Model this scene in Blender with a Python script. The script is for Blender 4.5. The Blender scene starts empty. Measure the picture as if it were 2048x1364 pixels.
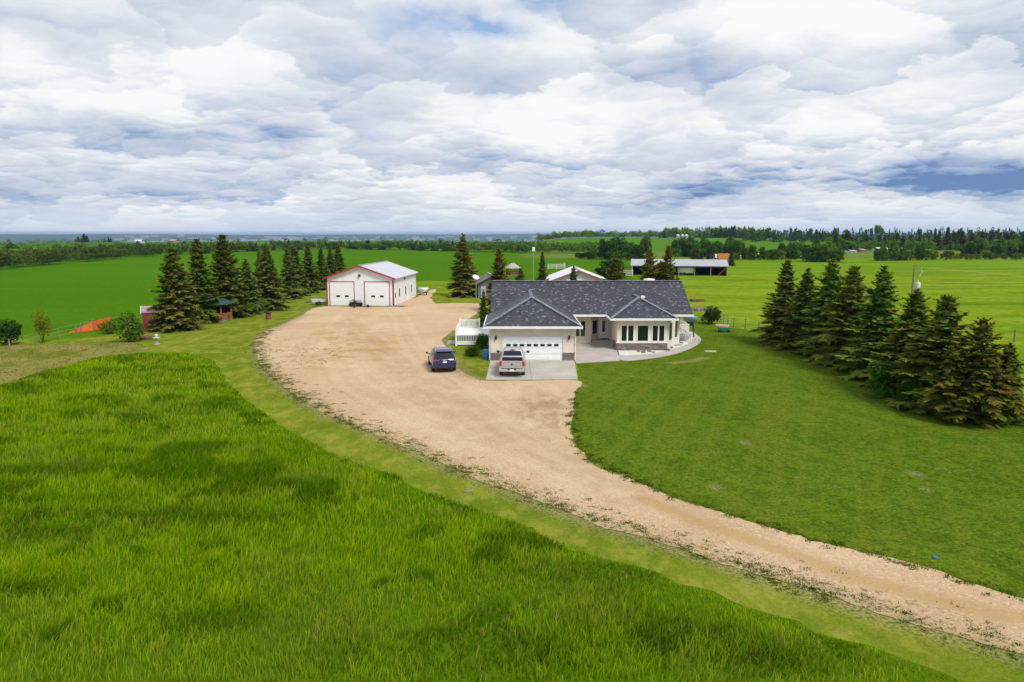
import bpy, bmesh, math, random
import numpy as np
from mathutils import Vector, Matrix, noise as mnoise
from mathutils.geometry import delaunay_2d_cdt

R = math.radians
SC = bpy.context.scene
COL = SC.collection
random.seed(7)

# ------------------------------------------------------------------ camera
F_PX, H_CAM, PITCH = 1365.0, 11.0, math.atan((682 - 468) / 1365.0)
cam = bpy.data.cameras.new('camera')
cam.sensor_width = 36.0
cam.lens = 36.0 * F_PX / 2048.0
cam.clip_start, cam.clip_end = 0.2, 60000
cam_o = bpy.data.objects.new('camera', cam)
cam_o.location = (0, 0, H_CAM)
cam_o.rotation_euler = (math.pi / 2 - PITCH, 0, 0)
COL.objects.link(cam_o)
SC.camera = cam_o
SC.view_settings.view_transform = 'Standard'
SC.view_settings.look = 'None'
SC.view_settings.gamma = 1.0
SC.view_settings.exposure = 0.1
SC.cycles.max_bounces = 6
SC.cycles.diffuse_bounces = 3
SC.cycles.transmission_bounces = 4
SC.cycles.transparent_max_bounces = 8
SC.cycles.volume_bounces = 0

SUN_EL, SUN_AZ = 50.0, 140.0      # azimuth clockwise from +Y (view direction)

# ------------------------------------------------------------------ node helper
class NT:
    """small helper for building shader node trees"""
    def __init__(s, tree):
        s.t = tree; s.n = tree.nodes; s.l = tree.links
    def new(s, typ, **kw):
        nd = s.n.new(typ)
        for k, v in kw.items(): setattr(nd, k, v)
        return nd
    def put(s, sock, v):
        if isinstance(v, bpy.types.NodeSocket): s.l.new(v, sock)
        elif v is not None:
            try: sock.default_value = v
            except Exception: sock.default_value = tuple(v) + (1.0,)
    def math(s, op, a, b=None, c=None, clamp=False):
        nd = s.new('ShaderNodeMath', operation=op, use_clamp=clamp)
        s.put(nd.inputs[0], a)
        if b is not None: s.put(nd.inputs[1], b)
        if c is not None: s.put(nd.inputs[2], c)
        return nd.outputs[0]
    def vmath(s, op, a, b=None, out=0):
        nd = s.new('ShaderNodeVectorMath', operation=op)
        s.put(nd.inputs[0], a)
        if b is not None: s.put(nd.inputs[1], b)
        return nd.outputs[out]
    def mix(s, f, a, b, blend='MIX'):
        nd = s.new('ShaderNodeMix', data_type='RGBA', blend_type=blend)
        s.put(nd.inputs[0], f)
        s.put(nd.inputs[6], a if isinstance(a, bpy.types.NodeSocket) else tuple(a[:3]) + (1,))
        s.put(nd.inputs[7], b if isinstance(b, bpy.types.NodeSocket) else tuple(b[:3]) + (1,))
        return nd.outputs[2]
    def noise(s, vec, scale, detail=3, rough=.55, dist=0., out=0, w=None):
        nd = s.new('ShaderNodeTexNoise')
        if w is not None: nd.noise_dimensions = '4D'; s.put(nd.inputs['W'], w)
        s.put(nd.inputs['Vector'], vec); s.put(nd.inputs['Scale'], scale)
        s.put(nd.inputs['Detail'], detail); s.put(nd.inputs['Roughness'], rough); s.put(nd.inputs['Distortion'], dist)
        return nd.outputs[out]
    def voro(s, vec, scale, feature='F1', out='Distance', rnd=1.0):
        nd = s.new('ShaderNodeTexVoronoi', feature=feature)
        s.put(nd.inputs['Vector'], vec); s.put(nd.inputs['Scale'], scale); s.put(nd.inputs['Randomness'], rnd)
        return nd.outputs[out]
    def ramp(s, f, lo, hi, a=0., b=1., smooth=True):
        nd = s.new('ShaderNodeMapRange', interpolation_type='SMOOTHSTEP' if smooth else 'LINEAR')
        s.put(nd.inputs[0], f); s.put(nd.inputs[1], lo); s.put(nd.inputs[2], hi)
        s.put(nd.inputs[3], a); s.put(nd.inputs[4], b)
        return nd.outputs[0]
    def comb(s, x, y, z):
        nd = s.new('ShaderNodeCombineXYZ')
        s.put(nd.inputs[0], x); s.put(nd.inputs[1], y); s.put(nd.inputs[2], z)
        return nd.outputs[0]
    def sep(s, v):
        nd = s.new('ShaderNodeSeparateXYZ'); s.put(nd.inputs[0], v); return nd.outputs
    def scale(s, v, xyz): return s.vmath('MULTIPLY', v, xyz)

def px_dir(u, v):
    """unit direction seen at a photo pixel (used to lay out the cloud map)"""
    a, b = (u - 1024) / F_PX, -(v - 682) / F_PX
    d = Vector((a, math.cos(PITCH) + b * math.sin(PITCH), -math.sin(PITCH) + b * math.cos(PITCH)))
    return d.normalized()

# ------------------------------------------------------------------ sky and clouds
W = bpy.data.worlds.new('World'); SC.world = W; W.use_nodes = True
def build_sky():
    T = NT(W.node_tree); T.n.clear()
    out = T.new('ShaderNodeOutputWorld'); bg = T.new('ShaderNodeBackground')
    sky = T.new('ShaderNodeTexSky', sky_type='NISHITA', sun_disc=False)
    sky.sun_elevation = R(SUN_EL); sky.sun_rotation = R(SUN_AZ)
    d = T.new('ShaderNodeTexCoord').outputs['Generated']
    x, y, z = T.sep(d)
    el = T.math('ARCSINE', T.math('MAXIMUM', z, 0.0))
    az = T.math('ARCTAN2', x, y)
    zz = T.math('ADD', T.math('MAXIMUM', z, 0.0), 0.24)
    q = T.comb(T.math('DIVIDE', x, zz), T.math('DIVIDE', y, zz), 0.0)      # cloud-layer plane
    zb = T.math('ADD', T.math('MAXIMUM', z, 0.0), 0.45)
    qb = T.comb(T.math('DIVIDE', x, zb), T.math('DIVIDE', y, zb), 0.0)     # rounder plane for the big heaps
    n1 = T.noise(q, 1.9, detail=8, rough=.58, dist=.25)
    big = T.noise(q, .9, detail=3, rough=.5)
    # heaps of cumulus: every cell is bright on the side nearer the zenith and grey at its base
    wq = T.vmath('SUBTRACT', T.noise(q, 3.2, detail=7, rough=.60, out=1), (.5, .5, .5))
    def heap(k, warp, q=q):
        sc = T.vmath('SCALE', wq); sc.node.inputs['Scale'].default_value = warp
        pq = T.vmath('ADD', q, sc)
        nd = T.new('ShaderNodeTexVoronoi', feature='SMOOTH_F1', voronoi_dimensions='2D'); T.l.new(pq, nd.inputs['Vector']); nd.inputs['Scale'].default_value = k
        nd.inputs['Smoothness'].default_value = .16
        C = nd.outputs['Position']
        ly = T.math('SUBTRACT', T.vmath('LENGTH', C, out=1), T.vmath('LENGTH', pq, out=1))
        return T.ramp(T.math('MULTIPLY', ly, k), -.50, .42, -1., 1.)
    h0, h1, h2, h3 = heap(2.3, .42, qb), heap(4.8, .27, qb), heap(6.5, .26), heap(14., .13)
    patch = T.ramp(T.noise(q, 2.6, detail=3, rough=.5), .40, .60, .35, 1.0)
    hi2 = T.ramp(el, .05, .24, 1.0, .45)
    relief = T.math('MULTIPLY_ADD', h0, .15, T.math('MULTIPLY_ADD', h1, .15, T.math('MULTIPLY', T.math('MULTIPLY', patch, hi2), T.math('MULTIPLY_ADD', h2, .135, T.math('MULTIPLY', h3, .075)))))
    # blobs laid out by direction, edges broken up by noise
    wv = T.new('ShaderNodeTexNoise'); wv.inputs['Scale'].default_value = 7.0; wv.inputs['Detail'].default_value = 5; wv.inputs['Roughness'].default_value = .6
    T.l.new(d, wv.inputs['Vector'])
    wo = T.vmath('SUBTRACT', wv.outputs['Color'], (.5, .5, .5))
    wx, wy, wz = T.sep(wo)
    azw = T.math('MULTIPLY_ADD', wx, .20, az); elw = T.math('MULTIPLY_ADD', wy, .075, el)
    def blobs(lst):
        acc = None
        for (u, v, su, sv, w) in lst:
            dd = px_dir(u, v); a0 = math.atan2(dd.x, dd.y); e0 = math.asin(max(dd.z, 0))
            sa, se = su / F_PX, sv / F_PX
            a = T.math('MULTIPLY_ADD', azw, 1 / sa, -a0 / sa); e = T.math('MULTIPLY_ADD', elw, 1 / se, -e0 / se)
            r2 = T.math('MULTIPLY_ADD', e, e, T.math('MULTIPLY', a, a))
            g = T.math('MULTIPLY', T.math('POWER', math.e, T.math('MULTIPLY', r2, -1.0)), w)
            acc = g if acc is None else T.math('ADD', acc, g)
        return acc
    light = blobs([(880, 235, 110, 50, .55), (1160, 240, 120, 70, .50), (1040, 270, 130, 50, .35), (1900, 60, 380, 120, .38), (1500, 40, 300, 70, .18),
                   (1760, 215, 140, 45, .35), (140, 180, 190, 55, .42), (20, 120, 60, 40, .35), (420, 130, 150, 90, .18), (540, 130, 50, 35, .25),
                   (1560, 250, 180, 30, .28), (700, 260, 100, 30, .10), (1340, 70, 140, 50, .22), (950, 370, 120, 30, .22), (280, 330, 100, 30, .16), (560, 300, 120, 30, .2), (1880, 290, 130, 22, .18)])
    dark = blobs([(2030, 350, 150, 34, 1.15), (1880, 335, 130, 34, .6), (1430, 368, 100, 22, .45), (1530, 345, 110, 26, .30), (1680, 374, 150, 20, .40), (1370, 150, 160, 45, .5), (1230, 190, 60, 40, .4),
                  (130, 255, 260, 28, .36), (430, 200, 130, 40, .24), (560, 250, 130, 22, .3), (330, 330, 200, 16, .12), (700, 370, 400, 16, .22), (1180, 340, 110, 22, .4), (1450, 210, 150, 25, .25), (330, 400, 400, 12, .14), (1700, 170, 120, 35, .2)])
    blue = blobs([(880, 55, 100, 22, 1.3), (1060, 12, 75, 18, 1.0), (950, 70, 65, 16, .8)])
    clear = blobs([(180, 290, 240, 22, .5), (450, 215, 160, 30, .5), (720, 60, 180, 90, .45), (930, 170, 150, 40, .6), (360, 395, 90, 12, .6), (250, 70, 120, 60, .3), (1660, 100, 60, 40, .2)])
    hi = T.ramp(el, .0, .08, .75, 1.0)                                # contrast eases off towards the horizon
    b = T.math('MULTIPLY_ADD', relief, T.math('MULTIPLY', hi, .88), .560)
    b = T.math('MULTIPLY_ADD', T.math('SUBTRACT', n1, .5), T.math('MULTIPLY', hi, .35), b)
    b = T.math('MULTIPLY_ADD', T.math('SUBTRACT', big, .5), .35, b)
    b = T.math('ADD', b, T.math('MULTIPLY', T.math('MINIMUM', light, .55), T.ramp(n1, .30, .60, .40, .85)))
    b = T.math('SUBTRACT', b, T.math('MULTIPLY', T.math('MINIMUM', dark, 1.0), T.ramp(n1, .30, .72, .72, .45)))
    b = T.math('SUBTRACT', b, T.math('MULTIPLY', clear, .12))
    # brightness 0..1 to a cloud colour
    cr = T.new('ShaderNodeValToRGB'); T.l.new(b, cr.inputs[0])
    e = cr.color_ramp.elements
    stops = [(.0, (.15, .25, .46)), (.16, (.29, .40, .60)), (.34, (.465, .54, .67)), (.50, (.59, .64, .735)), (.66, (.69, .73, .80)), (.82, (.82, .835, .865)), (1.0, (.90, .90, .905))]
    e[0].position, e[0].color = 0., stops[0][1] + (1,)
    e[1].position, e[1].color = stops[-1][0], stops[-1][1] + (1,)
    for p, c in stops[1:-1]:
        k = e.new(p); k.color = c + (1,)
    c = cr.outputs[0]
    # open blue sky between the clouds comes from the Nishita sky itself
    hole = T.math('MULTIPLY', blue, T.ramp(n1, .36, .66, 1.3, .1), clamp=True)
    # thin bright veil towards the horizon
    veil = T.ramp(el, .0, .045, .5, 0.)
    c = T.mix(veil, c, (.55, .66, .82))
    cl10 = T.vmath('SCALE', c); cl10.node.inputs['Scale'].default_value = 10.0
    sk = T.vmath('SCALE', sky.outputs[0]); sk.node.inputs['Scale'].default_value = 1.5
    fin = T.mix(hole, cl10, sk)
    T.l.new(fin, bg.inputs['Color']); bg.inputs['Strength'].default_value = 0.1
    T.l.new(bg.outputs[0], out.inputs['Surface'])
build_sky()
W.cycles.sampling_method = 'MANUAL'; W.cycles.sample_map_resolution = 256

sun = bpy.data.lights.new('sun', 'SUN'); sun.energy = 3.0; sun.angle = R(16); sun.color = (1.0, .95, .86)
sun_o = bpy.data.objects.new('sun', sun); COL.objects.link(sun_o)
_sd = Vector((math.sin(R(SUN_AZ)) * math.cos(R(SUN_EL)), math.cos(R(SUN_AZ)) * math.cos(R(SUN_EL)), math.sin(R(SUN_EL))))
sun_o.rotation_euler = _sd.to_track_quat('Z', 'Y').to_euler()
sun_o.location = _sd * 300

# ------------------------------------------------------------------ object helpers
def tag(o, label=None, cat=None, group=None, kind=None):
    if label: o['label'] = label
    if cat: o['category'] = cat
    if group: o['group'] = group
    if kind: o['kind'] = kind
    return o

def thing(name, label, cat, loc=(0, 0, 0), rz=0., group=None):
    o = bpy.data.objects.new(name, None); COL.objects.link(o)
    o.empty_display_size = .3
    o.location = loc; o.rotation_euler = (0, 0, rz)
    return tag(o, label, cat, group)

def mesh_obj(name, me, parent=None, mats=None):
    o = bpy.data.objects.new(name, me); COL.objects.link(o)
    if mats is not None:
        for m in (mats if isinstance(mats, (list, tuple)) else [mats]): me.materials.append(m)
    if parent: o.parent = parent
    return o

def copy_tree(o, parent=None):
    c = o.copy(); COL.objects.link(c)
    if parent: c.parent = parent
    for ch in list(o.children): copy_tree(ch, c)
    return c

class MB:
    """collects shapes and builds ONE mesh object"""
    def __init__(s, origin=(0, 0, 0)):
        s.v = []; s.f = []; s.m = []; s.o = Vector(origin)
    def add(s, vs, fs, mi=0):
        n = len(s.v); s.v += [tuple(Vector(p) - s.o) for p in vs]
        s.f += [tuple(i + n for i in f) for f in fs]; s.m += [mi] * len(fs)
        return s
    def box(s, x0, x1, y0, y1, z0, z1, mi=0):
        return s.add([(x0, y0, z0), (x1, y0, z0), (x1, y1, z0), (x0, y1, z0), (x0, y0, z1), (x1, y0, z1), (x1, y1, z1), (x0, y1, z1)],
                     [(0, 3, 2, 1), (4, 5, 6, 7), (0, 1, 5, 4), (1, 2, 6, 5), (2, 3, 7, 6), (3, 0, 4, 7)], mi)
    def prism(s, poly, z0, z1, mi=0):
        """vertical prism over a counter-clockwise plan polygon"""
        n = len(poly)
        vs = [(p[0], p[1], z0) for p in poly] + [(p[0], p[1], z1) for p in poly]
        fs = [tuple(range(n - 1, -1, -1)), tuple(range(n, 2 * n))] + [(i, (i + 1) % n, n + (i + 1) % n, n + i) for i in range(n)]
        return s.add(vs, fs, mi)
    def slab(s, poly3, dz, mi=0, mi2=None):
        """3-D polygon (counter-clockwise from above) thickened downwards"""
        n = len(poly3)
        vs = [tuple(p) for p in poly3] + [(p[0], p[1], p[2] - dz) for p in poly3]
        s.add(vs, [tuple(range(n))], mi)
        k = len(s.v) - 2 * n
        ex = [tuple(k + i for i in range(2 * n - 1, n - 1, -1))] + [(k + (i + 1) % n, k + i, k + n + i, k + n + (i + 1) % n) for i in range(n)]
        s.f += ex; s.m += [mi if mi2 is None else mi2] * len(ex)
        return s
    def quad(s, a, b, c, d, mi=0): return s.add([a, b, c, d], [(0, 1, 2, 3)], mi)
    def bar(s, a, b, w, h=None, mi=0):
        """rectangular bar from a to b"""
        a, b = Vector(a), Vector(b); h = h or w
        t = (b - a).normalized(); up = Vector((0, 0, 1)) if abs(t.z) < .95 else Vector((0, 1, 0))
        sx = t.cross(up).normalized() * w / 2; sz = sx.cross(t).normalized() * h / 2
        vs = [a - sx - sz, a + sx - sz, a + sx + sz, a - sx + sz, b - sx - sz, b + sx - sz, b + sx + sz, b - sx + sz]
        return s.add(vs, [(0, 1, 2, 3), (7, 6, 5, 4), (0, 4, 5, 1), (1, 5, 6, 2), (2, 6, 7, 3), (3, 7, 4, 0)], mi)
    def tube(s, pts, rad, n=8, mi=0):
        pts = [Vector(p) for p in pts]; rr = rad if isinstance(rad, (list, tuple)) else [rad] * len(pts)
        vs = []; fs = []
        for i, p in enumerate(pts):
            t = (pts[min(i + 1, len(pts) - 1)] - pts[max(i - 1, 0)]).normalized()
            up = Vector((0, 0, 1)) if abs(t.z) < .9 else Vector((1, 0, 0))
            a = t.cross(up).normalized(); b = a.cross(t)
            vs += [p + (a * math.cos(2 * math.pi * k / n) + b * math.sin(2 * math.pi * k / n)) * rr[i] for k in range(n)]
        for i in range(len(pts) - 1):
            fs += [(i * n + k, i * n + (k + 1) % n, (i + 1) * n + (k + 1) % n, (i + 1) * n + k) for k in range(n)]
        fs += [tuple(range(n - 1, -1, -1)), tuple((len(pts) - 1) * n + k for k in range(n))]
        return s.add(vs, fs, mi)
    def lathe(s, c, prof, n=20, axis='z', mi=0):
        """profile of (radius, height) turned round an axis through c"""
        vs = []; fs = []; c = Vector(c)
        for (r, h) in prof:
            for k in range(n):
                a = 2 * math.pi * k / n; p = (r * math.cos(a), r * math.sin(a), h)
                if axis == 'x': p = (p[2], p[0], p[1])
                if axis == 'y': p = (p[0], -p[2], p[1])
                vs.append(c + Vector(p))
        for i in range(len(prof) - 1):
            fs += [(i * n + k, i * n + (k + 1) % n, (i + 1) * n + (k + 1) % n, (i + 1) * n + k) for k in range(n)]
        fs += [tuple(range(n - 1, -1, -1)), tuple((len(prof) - 1) * n + k for k in range(n))]
        return s.add(vs, fs, mi)
    def loft(s, rings, mi=0, cap=True):
        n = len(rings[0]); vs = [p for r in rings for p in r]; fs = []
        for i in range(len(rings) - 1):
            fs += [(i * n + k, i * n + (k + 1) % n, (i + 1) * n + (k + 1) % n, (i + 1) * n + k) for k in range(n)]
        if cap: fs += [tuple(range(n - 1, -1, -1)), tuple((len(rings) - 1) * n + k for k in range(n))]
        return s.add(vs, fs, mi)
    def sphere(s, c, r, n=12, m=8, sc=(1, 1, 1), mi=0):
        c = Vector(c); vs = [c + Vector((0, 0, -r * sc[2]))]; fs = []
        for i in range(1, m):
            ph = -math.pi / 2 + math.pi * i / m
            for k in range(n):
                a = 2 * math.pi * k / n
                vs.append(c + Vector((r * sc[0] * math.cos(ph) * math.cos(a), r * sc[1] * math.cos(ph) * math.sin(a), r * sc[2] * math.sin(ph))))
        vs.append(c + Vector((0, 0, r * sc[2])))
        for k in range(n): fs.append((0, 1 + (k + 1) % n, 1 + k))
        for i in range(m - 2):
            fs += [(1 + i * n + k, 1 + i * n + (k + 1) % n, 1 + (i + 1) * n + (k + 1) % n, 1 + (i + 1) * n + k) for k in range(n)]
        L = len(vs) - 1
        for k in range(n): fs.append((L, 1 + (m - 2) * n + k, 1 + (m - 2) * n + (k + 1) % n))
        return s.add(vs, fs, mi)
    def build(s, name, mats, parent=None, smooth=False, bevel=0., fix=True):
        me = bpy.data.meshes.new(name)
        me.from_pydata(s.v, [], s.f)
        for m in (mats if isinstance(mats, (list, tuple)) else [mats]): me.materials.append(m)
        me.polygons.foreach_set('material_index', s.m)
        if fix:
            bm = bmesh.new(); bm.from_mesh(me); bmesh.ops.recalc_face_normals(bm, faces=bm.faces)
            if bevel:
                es = [e for e in bm.edges if e.is_manifold and e.calc_face_angle(0) > .5]
                bmesh.ops.bevel(bm, geom=es, offset=bevel, segments=2, affect='EDGES', profile=.6, clamp_overlap=True)
            bm.to_mesh(me); bm.free()
        if smooth:
            me.polygons.foreach_set('use_smooth', [True] * len(me.polygons))
            me.set_sharp_from_angle(angle=R(38))
        me.update()
        o = bpy.data.objects.new(name, me); COL.objects.link(o)
        if parent: o.parent = parent
        return o

def np_mesh(name, verts, faces_flat, sizes, mats, parent=None, attrs=None, mat_idx=None, smooth=False):
    """fast mesh from numpy arrays"""
    me = bpy.data.meshes.new(name)
    nv, nf = len(verts), len(sizes)
    me.vertices.add(nv); me.vertices.foreach_set('co', np.asarray(verts, np.float32).ravel())
    me.loops.add(len(faces_flat)); me.loops.foreach_set('vertex_index', np.asarray(faces_flat, np.int32))
    me.polygons.add(nf)
    st = np.zeros(nf, np.int32); st[1:] = np.cumsum(sizes)[:-1]
    me.polygons.foreach_set('loop_start', st)
    for m in (mats if isinstance(mats, (list, tuple)) else [mats]): me.materials.append(m)
    if mat_idx is not None: me.polygons.foreach_set('material_index', np.asarray(mat_idx, np.int32))
    if smooth: me.polygons.foreach_set('use_smooth', np.ones(nf, bool))
    for k, v in (attrs or {}).items():
        a = me.attributes.new(k, 'FLOAT', 'POINT'); a.data.foreach_set('value', np.asarray(v, np.float32))
    me.update(calc_edges=True)
    o = bpy.data.objects.new(name, me); COL.objects.link(o)
    if parent: o.parent = parent
    return o

# ------------------------------------------------------------------ materials
def mat(name, col, rough=.6, metal=0., var=.0, vscale=3., bump=0., bscale=40., spec=.5, coat=0.):
    """plain paint / metal / plastic with a little procedural variation"""
    m = bpy.data.materials.new(name); m.use_nodes = True
    T = NT(m.node_tree); b = T.n['Principled BSDF']
    b.inputs['Roughness'].default_value = rough; b.inputs['Metallic'].default_value = metal
    b.inputs['Specular IOR Level'].default_value = spec; b.inputs['Coat Weight'].default_value = coat
    co = T.new('ShaderNodeTexCoord').outputs['Object']
    if var:
        f = T.noise(co, vscale, 5, .6)
        c = T.mix(T.ramp(f, .3, .7), [k * (1 - var) for k in col], [min(1, k * (1 + var)) for k in col])
        T.l.new(c, b.inputs['Base Color'])
        T.l.new(T.ramp(f, .2, .8, max(.02, rough - .08), min(1, rough + .08)), b.inputs['Roughness'])
    else: b.inputs['Base Color'].default_value = tuple(col) + (1,)
    if bump:
        bp = T.new('ShaderNodeBump'); bp.inputs['Strength'].default_value = bump; bp.inputs['Distance'].default_value = .02
        T.l.new(T.noise(co, bscale, 4, .6), bp.inputs['Height']); T.l.new(bp.outputs[0], b.inputs['Normal'])
    return m

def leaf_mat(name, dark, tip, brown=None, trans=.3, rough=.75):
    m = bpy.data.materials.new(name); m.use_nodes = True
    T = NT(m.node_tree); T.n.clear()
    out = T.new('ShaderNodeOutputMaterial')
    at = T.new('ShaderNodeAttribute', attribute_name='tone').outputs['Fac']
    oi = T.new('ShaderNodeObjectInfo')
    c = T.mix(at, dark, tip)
    if brown:
        bt = T.new('ShaderNodeAttribute', attribute_name='brown').outputs['Fac']
        c = T.mix(bt, c, brown)
    c = T.mix(1.0, c, oi.outputs['Color'], 'MULTIPLY')
    hs = T.new('ShaderNodeHueSaturation'); T.l.new(c, hs.inputs['Color'])
    T.l.new(T.ramp(oi.outputs['Random'], 0, 1, .8, 1.2, False), hs.inputs['Value'])
    T.l.new(T.ramp(T.math('FRACT', T.math('MULTIPLY', oi.outputs['Random'], 7.3)), 0, 1, .488, .512, False), hs.inputs['Hue'])
    c = hs.outputs[0]
    d = T.new('ShaderNodeBsdfDiffuse'); T.l.new(c, d.inputs[0])
    tr = T.new('ShaderNodeBsdfTranslucent'); T.l.new(T.mix(1.0, c, (1.0, 1.15, .6), 'MULTIPLY'), tr.inputs[0])
    ms = T.new('ShaderNodeMixShader'); ms.inputs[0].default_value = trans
    T.l.new(d.outputs[0], ms.inputs[1]); T.l.new(tr.outputs[0], ms.inputs[2]); T.l.new(ms.outputs[0], out.inputs[0])
    return m

def ground_mat(name, fn, rough=.95):
    """fn(T, x, y, pos) -> (colour socket, height socket or None, bump distance)"""
    m = bpy.data.materials.new(name); m.use_nodes = True
    T = NT(m.node_tree); b = T.n['Principled BSDF']
    b.inputs['Roughness'].default_value = rough; b.inputs['Specular IOR Level'].default_value = 0.
    pos = T.new('ShaderNodeNewGeometry').outputs['Position']
    x, y, z = T.sep(pos)
    p2 = T.comb(x, y, 0.)
    c, h, dist = fn(T, x, y, p2)
    T.l.new(c, b.inputs['Base Color'])
    if h is not None:
        bp = T.new('ShaderNodeBump'); bp.inputs['Strength'].default_value = 1.0; bp.inputs['Distance'].default_value = dist
        T.l.new(h, bp.inputs['Height']); T.l.new(bp.outputs[0], b.inputs['Normal'])
    return m

# ------------------------------------------------------------------ where things stand
def G(u, v, z=0.):
    """ground point (height z) that the photo shows at pixel u, v"""
    d = px_dir(u, v); t = (z - H_CAM) / d.z
    return (d.x * t, d.y * t)
def sm(a, b, x):
    t = np.clip((np.asarray(x, float) - a) / (b - a), 0, 1); return t * t * (3 - 2 * t)
def hT(x, y):
    """height of the land"""
    x = np.asarray(x, float); y = np.asarray(y, float); r = np.sqrt(x * x + y * y)
    a = np.arctan2(x, np.maximum(y, 1e-3))
    front = (y > 0)
    hill = 6.6 * sm(380, 900, r) * sm(.0, .10, a) * (1 - .35 * sm(.28, .42, a)) * (1 - sm(1250, 2200, r))
    drop = -46 * sm(900, 3400, r) * (1 - sm(.25, .6, a) * .3)
    far = (50 + 7 * np.sin(a * 9 + 1) + 5 * np.sin(a * 23)) * sm(6500, 12500, r)
    roll = (1.2 * np.sin(x / 170 + 1) * np.sin(y / 230)) * sm(250, 800, r)
    return np.where(front, hill, 0) + drop + far + roll
def hz(x, y): return float(hT(x, y))

def fractal_outline(pts, step, amp, seed=0, smooth=True):
    """close polygon -> resampled, rounded and noisy outline"""
    n = len(pts); dense = []
    for i in range(n):
        p0, p1, p2, p3 = (Vector(pts[(i + k - 1) % n]).to_2d() for k in range(4))
        L = (p2 - p1).length; st = step if not callable(step) else step(p1)
        m = max(1, int(L / st))
        for k in range(m):
            t = k / m
            if smooth and L < 40:
                c0 = .5 * ((2 * p1) + (p2 - p0) * t + (2 * p0 - 5 * p1 + 4 * p2 - p3) * t * t + (3 * p1 - p0 - 3 * p2 + p3) * t ** 3)
            else: c0 = p1.lerp(p2, t)
            dense.append(c0)
    out = []
    for i, c in enumerate(dense):
        q = Vector((c.x, c.y, seed * 13.7))
        am = amp if not callable(amp) else amp(c)
        dx = sum(mnoise.noise(q * f + Vector((9, 0, 0))) * w for f, w in ((.35, 1), (1.1, .6), (3.1, .45), (7, .3)))
        dy = sum(mnoise.noise(q * f + Vector((0, 31, 5))) * w for f, w in ((.35, 1), (1.1, .6), (3.1, .45), (7, .3)))
        out.append((c.x + dx * am, c.y + dy * am))
    return out

def inside(px, py, poly):
    r = np.zeros(len(px), bool); n = len(poly)
    for i in range(n):
        x1, y1 = poly[i]; x2, y2 = poly[(i + 1) % n]
        if y1 == y2: continue
        c = ((y1 > py) != (y2 > py)) & (px < (x2 - x1) * (py - y1) / (y2 - y1) + x1); r ^= c
    return r
def poly_dist(P, line):
    """distance of plan points to a polyline"""
    d = np.full(len(P), 1e9)
    if isinstance(line[0], list):
        for l in line: d = np.minimum(d, poly_dist(P, l))
        return d
    for a, b in zip(line[:-1], line[1:]):
        a, b = np.array(a, float), np.array(b, float); ab = b - a; t = np.clip(((P - a) @ ab) / (ab @ ab), 0, 1)
        d = np.minimum(d, np.linalg.norm(P - a - t[:, None] * ab, axis=1))
    return d
def sheet(name, pts, z, m, kind='structure', grid=0, edge=None):
    """flat ground sheet from a plan outline"""
    vs = [Vector(p) for p in pts]; n = len(vs)
    if grid:
        A = np.array([tuple(p) for p in vs]); lo, hi = A.min(0), A.max(0)
        gx, gy = np.meshgrid(np.arange(lo[0], hi[0], grid), np.arange(lo[1], hi[1], grid)); gp = np.stack([gx.ravel(), gy.ravel()], 1)
        ins = inside(gp[:, 0], gp[:, 1], [tuple(p) for p in vs]); vs = vs + [Vector(q) for q in gp[ins]]
    res = delaunay_2d_cdt(vs, [], [list(range(n))], 1, 1e-5)
    v2, fs = res[0], res[2]
    me = bpy.data.meshes.new(name)
    me.from_pydata([(p.x, p.y, z) for p in v2], [], [tuple(f) for f in fs])
    bm = bmesh.new(); bm.from_mesh(me)
    for f in bm.faces:
        if f.normal.z < 0: f.normal_flip()
    bm.to_mesh(me); bm.free()
    if edge is not None:
        at = me.attributes.new('edge', 'FLOAT', 'POINT'); at.data.foreach_set('value', poly_dist(np.array([(v.co.x, v.co.y) for v in me.vertices]), edge).astype(np.float32))
    o = mesh_obj(name, me, None, m)
    tag(o, kind=kind)
    return o

# ------------------------------------------------------------------ ground outlines (plan, metres)
GRAVEL_RIGHT = [G(*p) for p in [(2048, 1199), (1883, 1150), (1771, 1119), (1640, 1085), (1494, 1041), (1348, 996), (1250, 953), (1201, 934), (1162, 904), (1143, 875), (1141, 855), (1145, 822), (1150, 785), (1155, 762)]]
GRAVEL_YARD = [G(*p) for p in [(973, 762), (951, 757), (925, 744), (912, 726), (896, 706), (890, 692), (884, 682), (893, 672), (913, 657), (937, 638), (961, 622), (972, 609), (920, 606), (868, 607), (846, 596), (822, 597), (802, 606), (789, 613), (720, 614), (655, 613), (626, 617), (605, 630), (568, 648), (535, 661), (519, 672), (511, 686), (511, 702), (526, 734), (560, 768), (608, 802), (652, 829), (700, 847)]]
GRAVEL_LEFT = [G(*p) for p in [(797, 889), (895, 933), (992, 972), (1090, 1011), (1187, 1045), (1284, 1075), (1382, 1104), (1445, 1127), (1543, 1158), (1640, 1191), (1737, 1221), (1835, 1250), (1932, 1279), (2048, 1313)]]
_d = (Vector(GRAVEL_LEFT[-1]) - Vector(GRAVEL_LEFT[-3])).normalized()
EXT_R = [tuple(Vector(GRAVEL_RIGHT[0]) + _d * k) for k in (30, 12)]
EXT_L = [tuple(Vector(GRAVEL_LEFT[-1]) + _d * k) for k in (12, 30)]
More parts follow.
